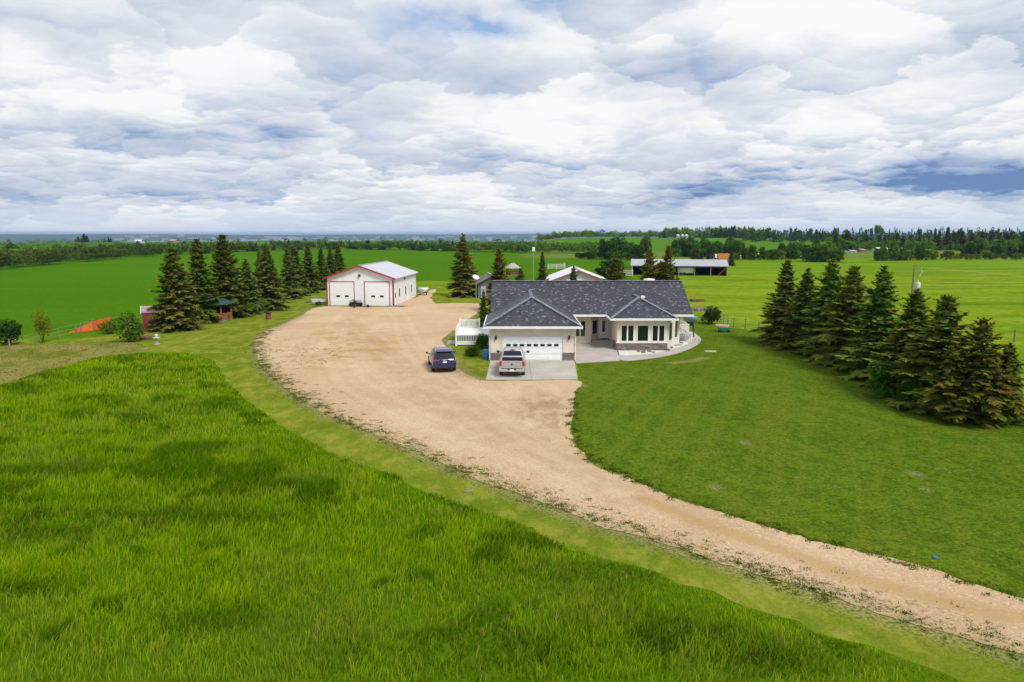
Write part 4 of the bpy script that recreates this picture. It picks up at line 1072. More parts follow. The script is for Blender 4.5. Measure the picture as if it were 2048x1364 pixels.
def build_suv(loc, rz):
    t = thing('family_car', 'dark navy blue estate car parked on the gravel', 'car', loc, rz)
    w = .985
    st = [(-2.50, .80, .52, .86), (-2.46, .91, .44, .98), (-2.36, .955, .38, 1.02), (-2.2, .97, .33, 1.06), (-1.5, .985, .30, 1.08), (-.3, .985, .29, 1.06), (.9, .985, .29, 1.03), (1.4, .98, .30, 1.00), (1.9, .96, .30, .95), (2.3, .90, .34, .86), (2.48, .76, .42, .74)]
    rings = [half_ring(y, [(ww * .80, zb), (ww * .95, zb + .06), (ww, zb + (zt - zb) * .38), (ww * .985, zb + (zt - zb) * .72), (ww * .95, zt - .05), (ww * .86, zt)]) for (y, ww, zb, zt) in st]
    b = MB(); b.loft(rings); b.build('body', M_NAVY, t, smooth=True)
    gh = [(-2.34, 1.28, .88, 1.03, .18), (-2.20, .92, .835, 1.25, .18), (-2.06, .55, .775, 1.47, .18), (-1.93, .25, .70, 1.64, .18), (-1.82, .02, .64, 1.71, .16), (-1.4, -.4, .45, 1.745, .12)]
    g = MB(); g.loft([rrect(y0, y1, ww, z, r) for (y0, y1, ww, z, r) in gh]); g.build('cabin', M_NAVY, t, smooth=True)
    def lerp(z):
        for a, c in zip(gh[:-1], gh[1:]):
            if a[3] <= z <= c[3]:
                k = (z - a[3]) / (c[3] - a[3]); return [a[i] + k * (c[i] - a[i]) for i in range(3)]
    def rear(z, x, off=.014): return (x, lerp(z)[0] - off, z)
    q = MB()
    zs = [1.10, 1.25, 1.47, 1.60]
    for za, zb in zip(zs[:-1], zs[1:]):
        wa, wb = lerp(za)[2] - .13, lerp(zb)[2] - .13
        q.quad(rear(za, -wa), rear(za, wa), rear(zb, wb), rear(zb, -wb))
    q.build('rear_window', M_CARGLASS, t, smooth=True)
    for s in (-1, 1):
        q = MB()
        for (ya, yb) in ((-1.95, -1.15), (-1.08, -.12), (-.05, .75)):
            z0, z1 = 1.10, 1.58
            k0, k1 = lerp(z0), lerp(z1)
            yb1 = min(yb, k1[1] - .1); ya1 = max(ya, k1[0] + .22)
            q.quad((s * (k0[2] + .012), max(ya, k0[0] + .25), z0), (s * (k0[2] + .012), yb, z0), (s * (k1[2] + .012), yb1, z1), (s * (k1[2] + .012), ya1, z1))
        q.build('side_window', M_CARGLASS, t)
        rl = MB(); rl.tube([(s * .62, -1.75, 1.72), (s * .62, -1.6, 1.79), (s * .62, -.35, 1.79), (s * .62, -.15, 1.70)], .022, 8); rl.build('roof_rail', M_CHROME, t, smooth=True)
        tl = MB(); tl.loft([[(s * .42, -2.475, .90), (s * .92, -2.45, .90), (s * .92, -2.40, 1.03), (s * .45, -2.40, 1.03)], [(s * .44, -2.30, .90), (s * .975, -2.10, .91), (s * .965, -2.1, 1.02), (s * .46, -2.25, 1.04)]]); tl.build('tail_lamp', M_TAIL, t, bevel=.015)
        for y in (-1.48, 1.50): add_wheel(t, s * .86, y, .37, .27, s)
        mirror(t, s * .93, .72, 1.10, s, M_NAVY)
    ws = MB(); k0, k1 = lerp(1.10), lerp(1.60)
    ws.quad((k0[2] - .14, k0[1] + .014, 1.10), (-k0[2] + .14, k0[1] + .014, 1.10), (-k1[2] + .13, k1[1] + .014, 1.60), (k1[2] - .13, k1[1] + .014, 1.60)); ws.build('windscreen', M_CARGLASS, t)
    p = MB(); p.box(-.16, .16, -2.505, -2.47, .83, .95); p.build('number_plate', M_PLATE, t)
    bp = MB(); bp.box(-.80, .80, -2.515, -2.35, .40, .56); bp.build('bumper', M_PLASTIC, t, bevel=.04)
    sp = MB(); sp.box(-.58, .58, -2.08, -1.86, 1.66, 1.70); sp.build('spoiler', M_NAVY, t, bevel=.015)
    em = MB()
    for k in range(4):
        em.lathe((-.105 + .07 * k, -2.43, 1.045), [(.036, 0), (.048, 0), (.048, .012), (.036, .012)], 14, 'y')
    em.build('emblem', M_CHROME, t)
    return t
build_suv((-5.85, 55.9, .026), R(11.5))

def build_truck(loc, rz):
    t = thing('pickup_truck', 'silver crew cab pickup parked on the slab before the garage door', 'pickup', loc, rz)
    w = 1.0
    def ring(y, ww, zb, zt): return half_ring(y, [(ww * .86, zb), (ww * .97, zb + .07), (ww, zb + (zt - zb) * .4), (ww * .985, zb + (zt - zb) * .78), (ww * .95, zt)])
    # cab and bonnet
    b = MB(); b.loft([ring(-1.02, .985, .48, 1.26), (ring(-.2, 1.0, .46, 1.25)), ring(1.1, 1.0, .46, 1.22), ring(1.35, .99, .48, 1.24), ring(2.4, .96, .50, 1.18), ring(2.78, .90, .52, 1.08), ring(2.86, .80, .6, .98)]); b.build('body', M_SILVER, t, smooth=True)
    gh = [(-1.06, 1.25, .90, 1.25, .12), (-1.0, .95, .85, 1.45, .14), (-.90, .62, .775, 1.70, .15), (-.80, .35, .70, 1.85, .16), (-.62, .15, .60, 1.91, .16), (-.3, -.1, .40, 1.93, .1)]
    g = MB(); g.loft([rrect(y0, y1, ww, z, r) for (y0, y1, ww, z, r) in gh]); g.build('cabin', M_SILVER, t, smooth=True)
    def lerp(z):
        for a, c in zip(gh[:-1], gh[1:]):
            if a[3] <= z <= c[3]:
                k = (z - a[3]) / (c[3] - a[3]); return [a[i] + k * (c[i] - a[i]) for i in range(3)]
    q = MB(); zs = [1.38, 1.45, 1.60, 1.74]
    for za, zb in zip(zs[:-1], zs[1:]):
        ka, kb = lerp(za), lerp(zb); q.quad((-ka[2] + .10, ka[0] - .012, za), (ka[2] - .10, ka[0] - .012, za), (kb[2] - .10, kb[0] - .012, zb), (-kb[2] + .10, kb[0] - .012, zb))
    q.build('rear_window', M_CARGLASS, t)
    for s in (-1, 1):
        q = MB()
        for ya, yb in ((-.78, .0), (.08, .85)):
            k0, k1 = lerp(1.32), lerp(1.72); q.quad((s * (k0[2] + .012), ya, 1.32), (s * (k0[2] + .012), yb, 1.32), (s * (k1[2] + .012), min(yb, k1[1] - .15), 1.72), (s * (k1[2] + .012), max(ya, k1[0] + .16), 1.72))
        q.build('side_window', M_CARGLASS, t)
    ws = MB(); k0, k1 = lerp(1.30), lerp(1.75); ws.quad((k0[2] - .08, k0[1] + .014, 1.30), (-k0[2] + .08, k0[1] + .014, 1.30), (-k1[2] + .1, k1[1] + .014, 1.75), (k1[2] - .1, k1[1] + .014, 1.75)); ws.build('windscreen', M_CARGLASS, t)
    br = MB(); br.box(-.17, .17, -.90, -.76, 1.795, 1.86); br.build('brake_lamp', M_TAIL, t, bevel=.015)
    # load bed: hollow
    for s in (-1, 1):
        bd = MB(); bd.loft([half_ring2(y, s) for y in (-2.78, -2.6, -1.06)]); bd.build('bed_side', M_SILVER, t, bevel=.015)
        tl = MB(); tl.box(min(s * .80, s * .99), max(s * .80, s * .99), -2.815, -2.62, .88, 1.24); tl.build('tail_lamp', M_TAIL, t, bevel=.02)
        for y in (-1.85, 1.85): add_wheel(t, s * .86, y, .40, .28, s)
        mirror(t, s * .96, .78, 1.34, s, M_PLASTIC, .30)
    fl = MB(); fl.box(-.80, .80, -2.70, -1.07, .66, .74); fl.box(-.80, .80, -1.10, -1.05, .74, 1.24); fl.build('bed_liner', M_PLASTIC, t)
    tg = MB(); tg.box(-.79, .79, -2.80, -2.71, .70, 1.27); tg.box(-.70, .70, -2.812, -2.80, .86, 1.14); to = tg.build('tailgate', M_SILVER, t, bevel=.018)
    e = MB(); e.add([(-.07, -2.825, 1.07), (.07, -2.825, 1.07), (.05, -2.825, .97), (0, -2.825, .92), (-.05, -2.825, .97)], [(0, 1, 2, 3, 4)]); e.build('emblem', M_PLASTIC, to, fix=False)
    bp = MB(); bp.box(-.98, .98, -2.98, -2.80, .46, .66); bp.build('bumper', M_CHROME, t, bevel=.04)
    for s in (-1, 1):
        sp = MB(); sp.box(s * .26 - .08, s * .26 + .08, -2.99, -2.86, .60, .675); sp.build('step_pad', M_PLASTIC, t)
    p = MB(); p.box(-.16, .16, -2.995, -2.96, .485, .60); p.build('number_plate', M_PLATE, t)
    ch = MB(); ch.box(-.45, .45, -2.75, 2.6, .32, .55); ch.tube([(0, -2.7, .40), (0, -3.02, .40)], .035, 8); ch.build('chassis', M_PLASTIC, t)
    ar = MB(); ar.tube([(.55, .2, 1.92), (.56, .1, 2.12)], .012, 6); ar.build('aerial', M_PLASTIC, t)
    return t
def half_ring2(y, s):
    """hollow bed side cross-section"""
    prof = [(.86, .52), (.97, .58), (1.0, .85), (.985, 1.18), (.96, 1.27), (.82, 1.27), (.80, 1.2), (.80, .60)]
    return [(s * x, y, z) for x, z in prof]
build_truck((.07, 54.55, .056), R(-1.6))
bx = MB(); bx.box(-.16, .16, -.11, .11, 0, .16); bx.lathe((0, 0, .16), [(.1, 0), (.08, .06)], 10)
o = bx.build('cool_box', M_TRIM, None, bevel=.02); o.location = (-.02, 52.3, .80); tag(o, 'small white cool box lying in the pickup bed', 'box')

# ------------------------------------------------------------------ plants
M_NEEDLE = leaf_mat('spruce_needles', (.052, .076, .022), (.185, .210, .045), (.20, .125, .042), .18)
M_LEAF = leaf_mat('green_leaves', (.035, .070, .010), (.130, .205, .030), None, .35)
M_BARK = mat('bark', (.075, .055, .042), .9, var=.35, vscale=6., bump=.5)
M_BIRCH = mat('pale_bark', (.30, .27, .22), .85, var=.35, vscale=6.)

def spruce_arrays(seed, h=9., r=2.3, whorl=.22, per=9, brown=.0, gap=0., multi=False, fat=1., core=520):
    """layered drooping branches carrying flat needle sprays; returns verts, face idx, tone, brown"""
    rng = np.random.default_rng(seed); V = []; Fq = []; To = []; Br = []
    def quad(a, b, c, d, t0, t1, bw):
        n = len(V); V.extend([a, b, c, d]); Fq.append((n, n + 1, n + 2, n + 3)); To.extend([t0, t0, t1, t1]); Br.extend([bw * .5, bw * .5, bw, bw])
    def branch(base, az, L, pitch, t):
        ca, sa = math.cos(az), math.sin(az); out = np.array([ca, sa, 0.]); side = np.array([-sa, ca, 0.]); up = np.array([0, 0, 1.])
        def P(s): return base + out * L * s * (1 - .06 * s) + up * L * (math.tan(pitch) * s - (.34 - .25 * t) * s * s + .20 * s ** 3)
        nt = max(3, int(L / .115)); bw = 0.
        if rng.random() < brown * (.25 + 1.4 * max(0, t - .25)): bw = rng.uniform(.5, 1.)
        lig = rng.uniform(-.12, .18)
        for i in range(nt):
            s = .16 + .84 * (i + rng.uniform(.2, .8)) / nt; p = P(s); q = P(min(1.05, s + .12)); d = q - p; d /= (np.linalg.norm(d) + 1e-9)
            tl = (min(.62, .36 * L) * (1 - .55 * s) + .14 * fat) * rng.uniform(.8, 1.2)
            for sg in (-1, 1):
                dr = d * .75 + side * sg * rng.uniform(.6, .95) + up * rng.uniform(-.50, .22); dr /= np.linalg.norm(dr)
                wv = np.cross(dr, up); wv /= (np.linalg.norm(wv) + 1e-9); wv = (wv + up * rng.uniform(-.75, .75)) * rng.uniform(.045, .085) * fat
                e = p + dr * tl; m1 = p + dr * tl * .45 - up * .02
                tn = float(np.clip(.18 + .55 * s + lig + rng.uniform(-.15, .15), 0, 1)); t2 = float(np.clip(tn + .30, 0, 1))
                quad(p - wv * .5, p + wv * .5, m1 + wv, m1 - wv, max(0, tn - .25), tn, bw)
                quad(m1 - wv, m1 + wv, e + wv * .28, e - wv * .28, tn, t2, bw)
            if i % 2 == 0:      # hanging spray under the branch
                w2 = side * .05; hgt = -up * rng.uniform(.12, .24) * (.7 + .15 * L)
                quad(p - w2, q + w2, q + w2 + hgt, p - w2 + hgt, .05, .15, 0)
        e = P(1.12); p = P(.82); wv = side * .06
        quad(p - wv, p + wv, e + wv * .3, e - wv * .3, .5 + lig, .95, bw)
    tops = [(np.array([0., 0., 0.]), h, 1.)]
    if multi: tops += [(np.array([1.5, -.2, h * .12]), h * .60, .62), (np.array([-1.3, .5, h * .10]), h * .66, .6), (np.array([.4, 1.3, h * .2]), h * .55, .55), (np.array([.3, -1.4, h * .05]), h * .5, .55)]
    for org, hh, k in tops:
        nw = int(hh / whorl)
        for i in range(nw):
            t = (i + rng.uniform(0, .6)) / nw
            if t > .985: continue
            prof = (1 - t) ** .84 * (.74 + .26 * min(1, t / .15)) + .02
            nb = max(4, int(per * (1 - .35 * t)))
            a0 = rng.uniform(0, 6.28)
            if rng.random() < gap: nb = max(2, nb // 2)
            for b in range(nb):
                L = r * k * prof * rng.uniform(.58, 1.22)
                if rng.random() < .05: L *= 1.25
                base = org + np.array([rng.normal(0, .05), rng.normal(0, .05), .12 + t * (hh - .15) + rng.uniform(-.2, .2)])
                branch(base, a0 + 6.283 * b / nb + rng.uniform(-.3, .3), L, R(-14 + 56 * t ** 1.6) + rng.uniform(-.26, .26), t)
        for b in range(int(core * k)):      # inner needles close to the stem
            t = rng.uniform(0, .97); az = rng.uniform(0, 6.283); rr = r * k * ((1 - t) ** .82) * rng.uniform(.1, .66) + .03
            p = org + np.array([rr * math.cos(az), rr * math.sin(az), .1 + t * (hh - .2)]); o2 = np.array([math.cos(az), math.sin(az), 0.]); sd = np.array([-o2[1], o2[0], 0.])
            w_ = rng.uniform(.10, .2) * fat; hgt = rng.uniform(.14, .30) * fat; tl2 = rng.uniform(.1, .3)
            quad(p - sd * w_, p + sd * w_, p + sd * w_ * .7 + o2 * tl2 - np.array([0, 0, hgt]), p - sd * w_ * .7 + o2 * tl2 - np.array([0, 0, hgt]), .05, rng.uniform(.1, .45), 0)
        for b in range(5):      # leader
            az = b * 1.256; tp = org + np.array([0, 0, hh]); o2 = np.array([math.cos(az), math.sin(az), 0]) * .07
            quad(tp - np.array([0, 0, .75]) - o2, tp - np.array([0, 0, .75]) + o2, tp + o2 * .2, tp - o2 * .2, .3, .7, brown * .6)
    return np.array(V), np.array(Fq), np.clip(np.array(To), 0, 1), np.clip(np.array(Br), 0, 1)

def spruce_proto(seed, **k):
    V, Fq, To, Br = spruce_arrays(seed, **k); h = k.get('h', 9.)
    t = bpy.data.objects.new('spruce_tree', None); COL.objects.link(t)
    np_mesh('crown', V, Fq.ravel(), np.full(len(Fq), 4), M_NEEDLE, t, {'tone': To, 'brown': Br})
    tr = MB(); tr.tube([(0, 0, -.1), (0, 0, .4), (0, 0, h * .5), (0, 0, h * .97)], [.20, .15, .09, .012], 8)
    tr.build('trunk', M_BARK, t, smooth=True)
    return t
PROTOS = [
    spruce_proto(11, h=9., r=2.35, brown=.12), spruce_proto(12, h=9., r=2.1, brown=.05, per=9), spruce_proto(13, h=9., r=2.5, brown=.16, gap=.2),
    spruce_proto(14, h=9., r=2.0, brown=.12, gap=.1), spruce_proto(15, h=9., r=2.3, brown=.42, gap=.25), spruce_proto(16, h=9., r=2.7, brown=.45, gap=.35, multi=True, whorl=.32),
    spruce_proto(17, h=9., r=2.25, brown=.02, per=9)]
_used = set()
def spruce(kind, x, y, h, label, group=None, wide=1., tint=(1, 1, 1), rz=None, cat='spruce'):
    p = PROTOS[kind]
    o = p if kind not in _used else copy_tree(p)
    _used.add(kind)
    s = h / 9.
    o.location = (x, y, hz(x, y) if abs(x) + y > 250 else 0.); o.scale = (s * wide, s * wide, s); o.rotation_euler = (0, 0, random.uniform(0, 6.28) if rz is None else rz)
    tag(o, label, cat, group)
    for c in o.children:
        if c.name.startswith('crown'): c.color = (*tint, 1)
    return o

GR = 'spruces in the row beside the right lawn'; GL = 'spruces in the long row behind the yard on the left'
for a in [(3, 27.5, 68.5, 8.5, 'tall slender spruce at the house end of the lawn row, beside the wire fence', 1.5, (1.25, 1.4, .9)),
          (1, 27.9, 64.6, 7.7, 'second spruce of the lawn row counted from the wire fence', 1.6, (1.2, 1.45, .95)),
          (6, 28.5, 61.0, 8.8, 'tallest pointed spruce of the lawn row, third from the wire fence', 1.5, (1.25, 1.45, .9)),
          (0, 28.6, 57.2, 8.5, 'spruce with brownish top, fourth of the lawn row', 1.5, (1.3, 1.35, .85)),
          (1, 28.5, 52.4, 8.5, 'dark dense green spruce in the middle of the lawn row', 1.6, (1.1, 1.4, .95)),
          (4, 27.9, 46.9, 7.3, 'bushy brown-tinged spruce of the lawn row in front of the power pole', 1.7, (1.3, 1.35, .8)),
          (2, 27.5, 42.9, 7.3, 'spruce with open layered branches, second last of the lawn row toward the viewer', 1.75, (1.2, 1.3, .8)),
          (5, 27.6, 39.6, 6.2, 'ragged brown spruce with several leaders at the near end of the lawn row', 1.5, (1.15, 1.05, .65))]:
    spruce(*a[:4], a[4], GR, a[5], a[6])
for a in [(0, -38.9, 78.6, 9.6, 'brown-topped spruce in front of the dark red shed', 1.32, (1.2, 1.15, 1.0)),
          (3, -39.0, 85.2, 10.5, 'tall narrow spruce between the red shed and the cedar gazebo', 1.28, (1.15, 1.2, .9)),
          (0, -37.9, 90.4, 11.1, 'tallest spruce of the left row, rising beside the cedar gazebo', 1.22, (1.15, 1.15, .9)),
          (1, -36.9, 95.0, 7.5, 'short full spruce right of the tallest one in the left row', 1.5, (1.05, 1.2, 1.1)),
          (2, -38.2, 104.0, 8.6, 'slim spruce top behind the short full spruce of the left row', 1.0, (1, 1.05, .9)),
          (6, -35.5, 99.3, 9.5, 'broad spruce standing behind the small red barrel on the grass', 1.3, (1.1, 1.15, 1.0)),
          (3, -39.5, 110.5, 9.0, 'thin spruce glimpsed behind the broad spruce of the left row', 1.05, (1.1, 1.1, .9)),
          (1, -38.2, 117.0, 9.0, 'bluish spruce in the far half of the left row', 1.2, (1, 1.15, 1.15)),
          (0, -39.0, 123.0, 9.1, 'dark spruce just past the bluish one in the left row', 1.2, (1.05, 1.1, .95)),
          (3, -38.3, 129.0, 9.3, 'pointed spruce at the left edge of the workshop', 1.2, (1.05, 1.1, .95)),
          (1, -37.8, 136.0, 8.3, 'spruce half hidden by the left gable corner of the workshop', 1.15, (1.0, 1.1, 1)),
          (6, -37.4, 141.5, 8.2, 'first of two spruces seen over the workshop eave', 1.1, (1.0, 1.1, 1)),
          (0, -37.2, 147.0, 8.6, 'last spruce of the left row, over the workshop roof slope', 1.15, (1.0, 1.1, 1))]:
    spruce(*a[:4], a[4], GL, a[5], a[6])
spruce(6, -8.64, 121.3, 11.0, 'large full spruce standing alone between workshop and house', None, 1.3, (1.25, 1.15, 1.0))
spruce(4, -1.85, 97.0, 9.0, 'rust brown spruce behind the left end of the house roof', None, 1.15, (1.45, 1.0, .8))
spruce(2, 1.2, 96.0, 6.3, 'small brown spruce just right of the field gazebo', None, 1.2, (1.1, 1, .85))
spruce(3, 4.25, 96.0, 8.6, 'narrow dark spruce between the mast and the white barn', None, .8, (.95, 1, .9))
spruce(1, 9.1, 101.5, 6.3, 'little spruce in front of the white barn gable', None, 1.2, (1, 1.1, 1))
spruce(0, 15.2, 100.5, 8.5, 'pointed spruce right of the white barn', None, 1.15, (1.1, 1.05, .8))
spruce(4, 18.9, 94.0, 8.8, 'blue-green spruce with rust top left of the multi topped spruces', None, 1.35, (1.35, 1.1, .9))
spruce(5, 21.7, 95.5, 9.5, 'big rust topped spruce with several leaders behind the right end of the house', None, .92, (1.1, .92, .65))
spruce(2, 20.6, 93.0, 7.4, 'brown bushy spruce squeezed between two rust topped spruces', None, 1.25, (1.2, .95, .7))
spruce(1, -3.3, 79.0, 4.6, 'dark young spruce against the left wall of the house', None, .95, (.75, .9, .9))

def broad_arrays(seed, h=5., w=2.2, n=1500, leaf=.20, trunk_h=.25, lobes=7, flat=.8, base=.12):
    """leaf clumps through several lobes"""
    rng = np.random.default_rng(seed)
    L = []
    for k in range(lobes):
        a = rng.uniform(0, 6.28); rr = w * rng.uniform(.1, .55); zc = h * rng.uniform(base + .25, .80)
        L.append((rr * math.cos(a), rr * math.sin(a), zc, w * rng.uniform(.38, .62), h * rng.uniform(.16, .27)))
    L.append((0, 0, h * .74, w * .5, h * .26)); L.append((0, 0, h * (base + .28), w * .8, h * .24))
    L = np.array(L); pick = rng.integers(0, len(L), n)
    d = rng.normal(size=(n, 3)); d /= np.linalg.norm(d, axis=1)[:, None]
    rad = rng.uniform(.45, 1.06, n) ** .6
    c = np.stack([L[pick, 0] + d[:, 0] * rad * L[pick, 3], L[pick, 1] + d[:, 1] * rad * L[pick, 3], L[pick, 2] + d[:, 2] * rad * L[pick, 4]], 1)
    c[:, 2] = np.maximum(c[:, 2], h * .02 + rng.uniform(0, .2, n))
    nr = d * .6 + rng.normal(size=(n, 3)) * .6 + np.array([0, 0, .3]); nr /= np.linalg.norm(nr, axis=1)[:, None]
    a = np.cross(nr, rng.normal(size=(n, 3))); a /= np.linalg.norm(a, axis=1)[:, None]; b = np.cross(nr, a)
    s = leaf * rng.uniform(.6, 1.35, n)[:, None]
    V = np.stack([c - a * s, c - b * s * .62, c + a * s, c + b * s * .62], 1).reshape(-1, 3)
    clump = np.array([mnoise.noise(Vector(p) * (1.6 / w) + Vector((seed * 3., 0, 0))) for p in c])
    tone = np.clip(.40 + .55 * clump + rng.uniform(-.22, .22, n), 0, 1)
    return V, np.arange(4 * n).reshape(-1, 4), np.repeat(tone, 4)

def broad_proto(name, seed, bark=None, stems=4, **k):
    V, Fq, To = broad_arrays(seed, **k); h = k.get('h', 5.); w = k.get('w', 2.2)
    t = bpy.data.objects.new(name, None); COL.objects.link(t)
    np_mesh('crown', V, Fq.ravel(), np.full(len(Fq), 4), M_LEAF, t, {'tone': To})
    tr = MB(); rng = random.Random(seed); th = h * .22; r0 = .035 * h * .6
    if stems == 0:
        tr.tube([(0, 0, -.1), (0, 0, th), (.05, 0, h * .75)], [r0, r0 * .8, r0 * .2], 7)
    for q in range(max(3, stems)):
        a = 6.28 * q / max(3, stems) + rng.uniform(-.4, .4); z0 = 0 if stems else th * rng.uniform(.7, 1.3); s = .5 if stems else .45
        tr.tube([(0, 0, z0 - .05), (w * .25 * math.cos(a), w * .25 * math.sin(a), z0 + h * .25), (w * .5 * math.cos(a), w * .5 * math.sin(a), h * .72)], [r0 * s, r0 * s * .7, r0 * .12], 6)
    tr.build('trunk', bark or M_BARK, t, smooth=True)
    return t
BUSH = broad_proto('shrub', 31, h=2.4, w=1.3, n=1500, leaf=.12, lobes=7, base=.0)
SAPL = broad_proto('young_tree', 32, h=4.0, w=1.2, n=700, leaf=.12, lobes=9, base=.15, stems=5)
ASP = [broad_proto('aspen_tree', 33, M_BIRCH, 0, h=9., w=2.7, n=1500, leaf=.36, lobes=14, base=-.02), broad_proto('aspen_tree', 34, M_BIRCH, 0, h=9., w=3.1, n=1600, leaf=.38, lobes=15, base=-.05)]
WIL = broad_proto('willow_bush', 35, h=4., w=3.0, n=900, leaf=.36, lobes=11, base=.0)
_used2 = set()
def plant(p, x, y, h, ref, label, cat, group=None, wide=1., tint=(1, 1, 1), z=None):
    o = p if p not in _used2 else copy_tree(p)
    _used2.add(p); s = h / ref
    o.location = (x, y, z if z is not None else (hz(x, y) if abs(x) + y > 250 else 0.)); o.scale = (s * wide, s * wide, s); o.rotation_euler = (0, 0, random.uniform(0, 6.28))
    tag(o, label, cat, group)
    for c in o.children:
        if c.name.startswith('crown'): c.color = (*tint, 1)
    return o
x, y = G(18, 690); plant(BUSH, x, y, 2.7, 2.4, 'dark green leafy shrub at the left edge of the photo', 'shrub', wide=1.1, tint=(.42, .62, .6))
x, y = G(86, 686); plant(SAPL, x, y, 3.6, 4., 'yellow-green young tree with thin upright stems beside the orange netting', 'young tree', wide=.85, tint=(2.6, 1.75, 1.0))
x, y = G(258, 684); plant(BUSH, x, y, 3.1, 2.4, 'loose light green shrub in front of the dark red shed', 'shrub', wide=1.0, tint=(1.5, 1.35, .9))
x, y = G(215, 668); plant(BUSH, x, y, 1.5, 2.4, 'low green bush at the end of the orange netting', 'bush', wide=1.3, tint=(1.5, 1.4, 1.0))
x, y = G(1421, 648); plant(BUSH, x, y, 2.3, 2.4, 'rounded grey-green bush by the green wagon', 'bush', wide=1.35, tint=(.95, .85, .95))
plant(BUSH, 25.4, 45.2, 2.6, 2.4, 'bright green leafy bush at the foot of the lawn row spruces', 'bush', wide=1.2, tint=(1.0, 1.25, .8))
plant(BUSH, 25.9, 42.6, 2.1, 2.4, 'second bright green bush, nearer the ragged brown spruce', 'bush', wide=1.3, tint=(.9, 1.15, .8))
plant(BUSH, -2.9, 65.4, 1.5, 2.4, 'weedy green bush between deck and blue barrel', 'bush', wide=1.2, tint=(.9, 1.15, .9))
plant(BUSH, -3.6, 61.6, .9, 2.4, 'low weedy clump in the grass behind the blue barrel', 'bush', wide=1.9, tint=(1.1, 1.2, .8))

# ------------------------------------------------------------------ far woods
def belt(name, spots, seed, tints, lab):
    """a far-off wood as one mass: leaf clumps of many crowns in one mesh; spots = (x, y, h, w, kind)"""
    rng = np.random.default_rng(seed); Vs = []; Ts = []; n0 = 0
    for (x, y, h, w, kind) in spots:
        zg = hz(x, y)
        if kind == 'spruce':
            n = 150; t = rng.uniform(0, 1, n) ** 1.3; a = rng.uniform(0, 6.28, n); rad = w * (1 - t) * rng.uniform(.35, 1.05, n) + .05
            c = np.stack([x + rad * np.cos(a), y + rad * np.sin(a), zg + .3 + t * (h - .5)], 1)
            d = np.stack([np.cos(a), np.sin(a), np.full(n, -.35)], 1); b = np.stack([-np.sin(a), np.cos(a), np.zeros(n)], 1)
            s = (.34 * w * (1 - .6 * t) + .15)[:, None]
            V = np.stack([c - b * s * .55, c + d * s, c + b * s * .55, c - d * s], 1)
            tone = np.clip(rng.uniform(.0, .35, n), 0, 1)
            tip = np.array([[x - .26 * w, y, zg + h * .78], [x + .26 * w, y, zg + h * .78], [x + .05 * w, y, zg + h], [x - .05 * w, y, zg + h]])[None]; V = np.concatenate([V, tip]); tone = np.append(tone, .1)
        else:
            n = 110; L = rng.normal(0, 1, (5, 3)) * np.array([w * .38, w * .38, h * .13]) + np.array([x, y, zg + h * .60]); L[0] = (x, y, zg + h * .36)
            pk = rng.integers(0, 5, n); d = rng.normal(size=(n, 3)); d /= np.linalg.norm(d, axis=1)[:, None]
            c = L[pk] + d * np.array([w * .55, w * .55, h * .24]) * rng.uniform(.5, 1.05, n)[:, None]; c[:, 2] = np.maximum(c[:, 2], zg + .2)
            a = np.cross(d + rng.normal(size=(n, 3)) * .5, rng.normal(size=(n, 3))); a /= np.linalg.norm(a, axis=1)[:, None]; b = np.cross(d, a)
            s = (h * .085 * rng.uniform(.6, 1.4, n))[:, None]
            V = np.stack([c - a * s, c - b * s * .7, c + a * s, c + b * s * .7], 1)
            tone = np.clip(rng.uniform(.25, .75) + rng.uniform(-.25, .25, n), 0, 1)
        Vs.append(V.reshape(-1, 3)); Ts.append(np.repeat(tone, 4)); n0 += len(V)
    V = np.concatenate(Vs); T_ = np.concatenate(Ts)
    o = np_mesh(name, V, np.arange(4 * n0), np.full(n0, 4), M_LEAF, None, {'tone': T_})
    o.color = (*tints, 1); tag(o, lab, 'woods', None, 'stuff')
    return o
def line_spots(pts, n, depth, h, w, kinds, rng, jit=1.):
    """spots scattered along a ground line (plan points), depth metres behind it"""
    P = [Vector(p) for p in pts]; seg = [(b - a).length for a, b in zip(P[:-1], P[1:])]; tot = sum(seg); out = []
    for i in range(n):
        s = tot * (i + rng.uniform(-.5, .5)) / n; s = min(max(s, 0), tot * .999); k = 0
        while s > seg[k]: s -= seg[k]; k += 1
        q = P[k].lerp(P[k + 1], s / seg[k]); dirv = q.normalized(); f = rng.uniform(0, 1) ** 1.3 * depth
        q = q + dirv * f
        out.append((q.x, q.y, rng.uniform(*h), rng.uniform(*w), rng.choice(kinds)))
    return out
rg = random.Random(5)
def gl(*pp): return [G(*p) for p in pp]
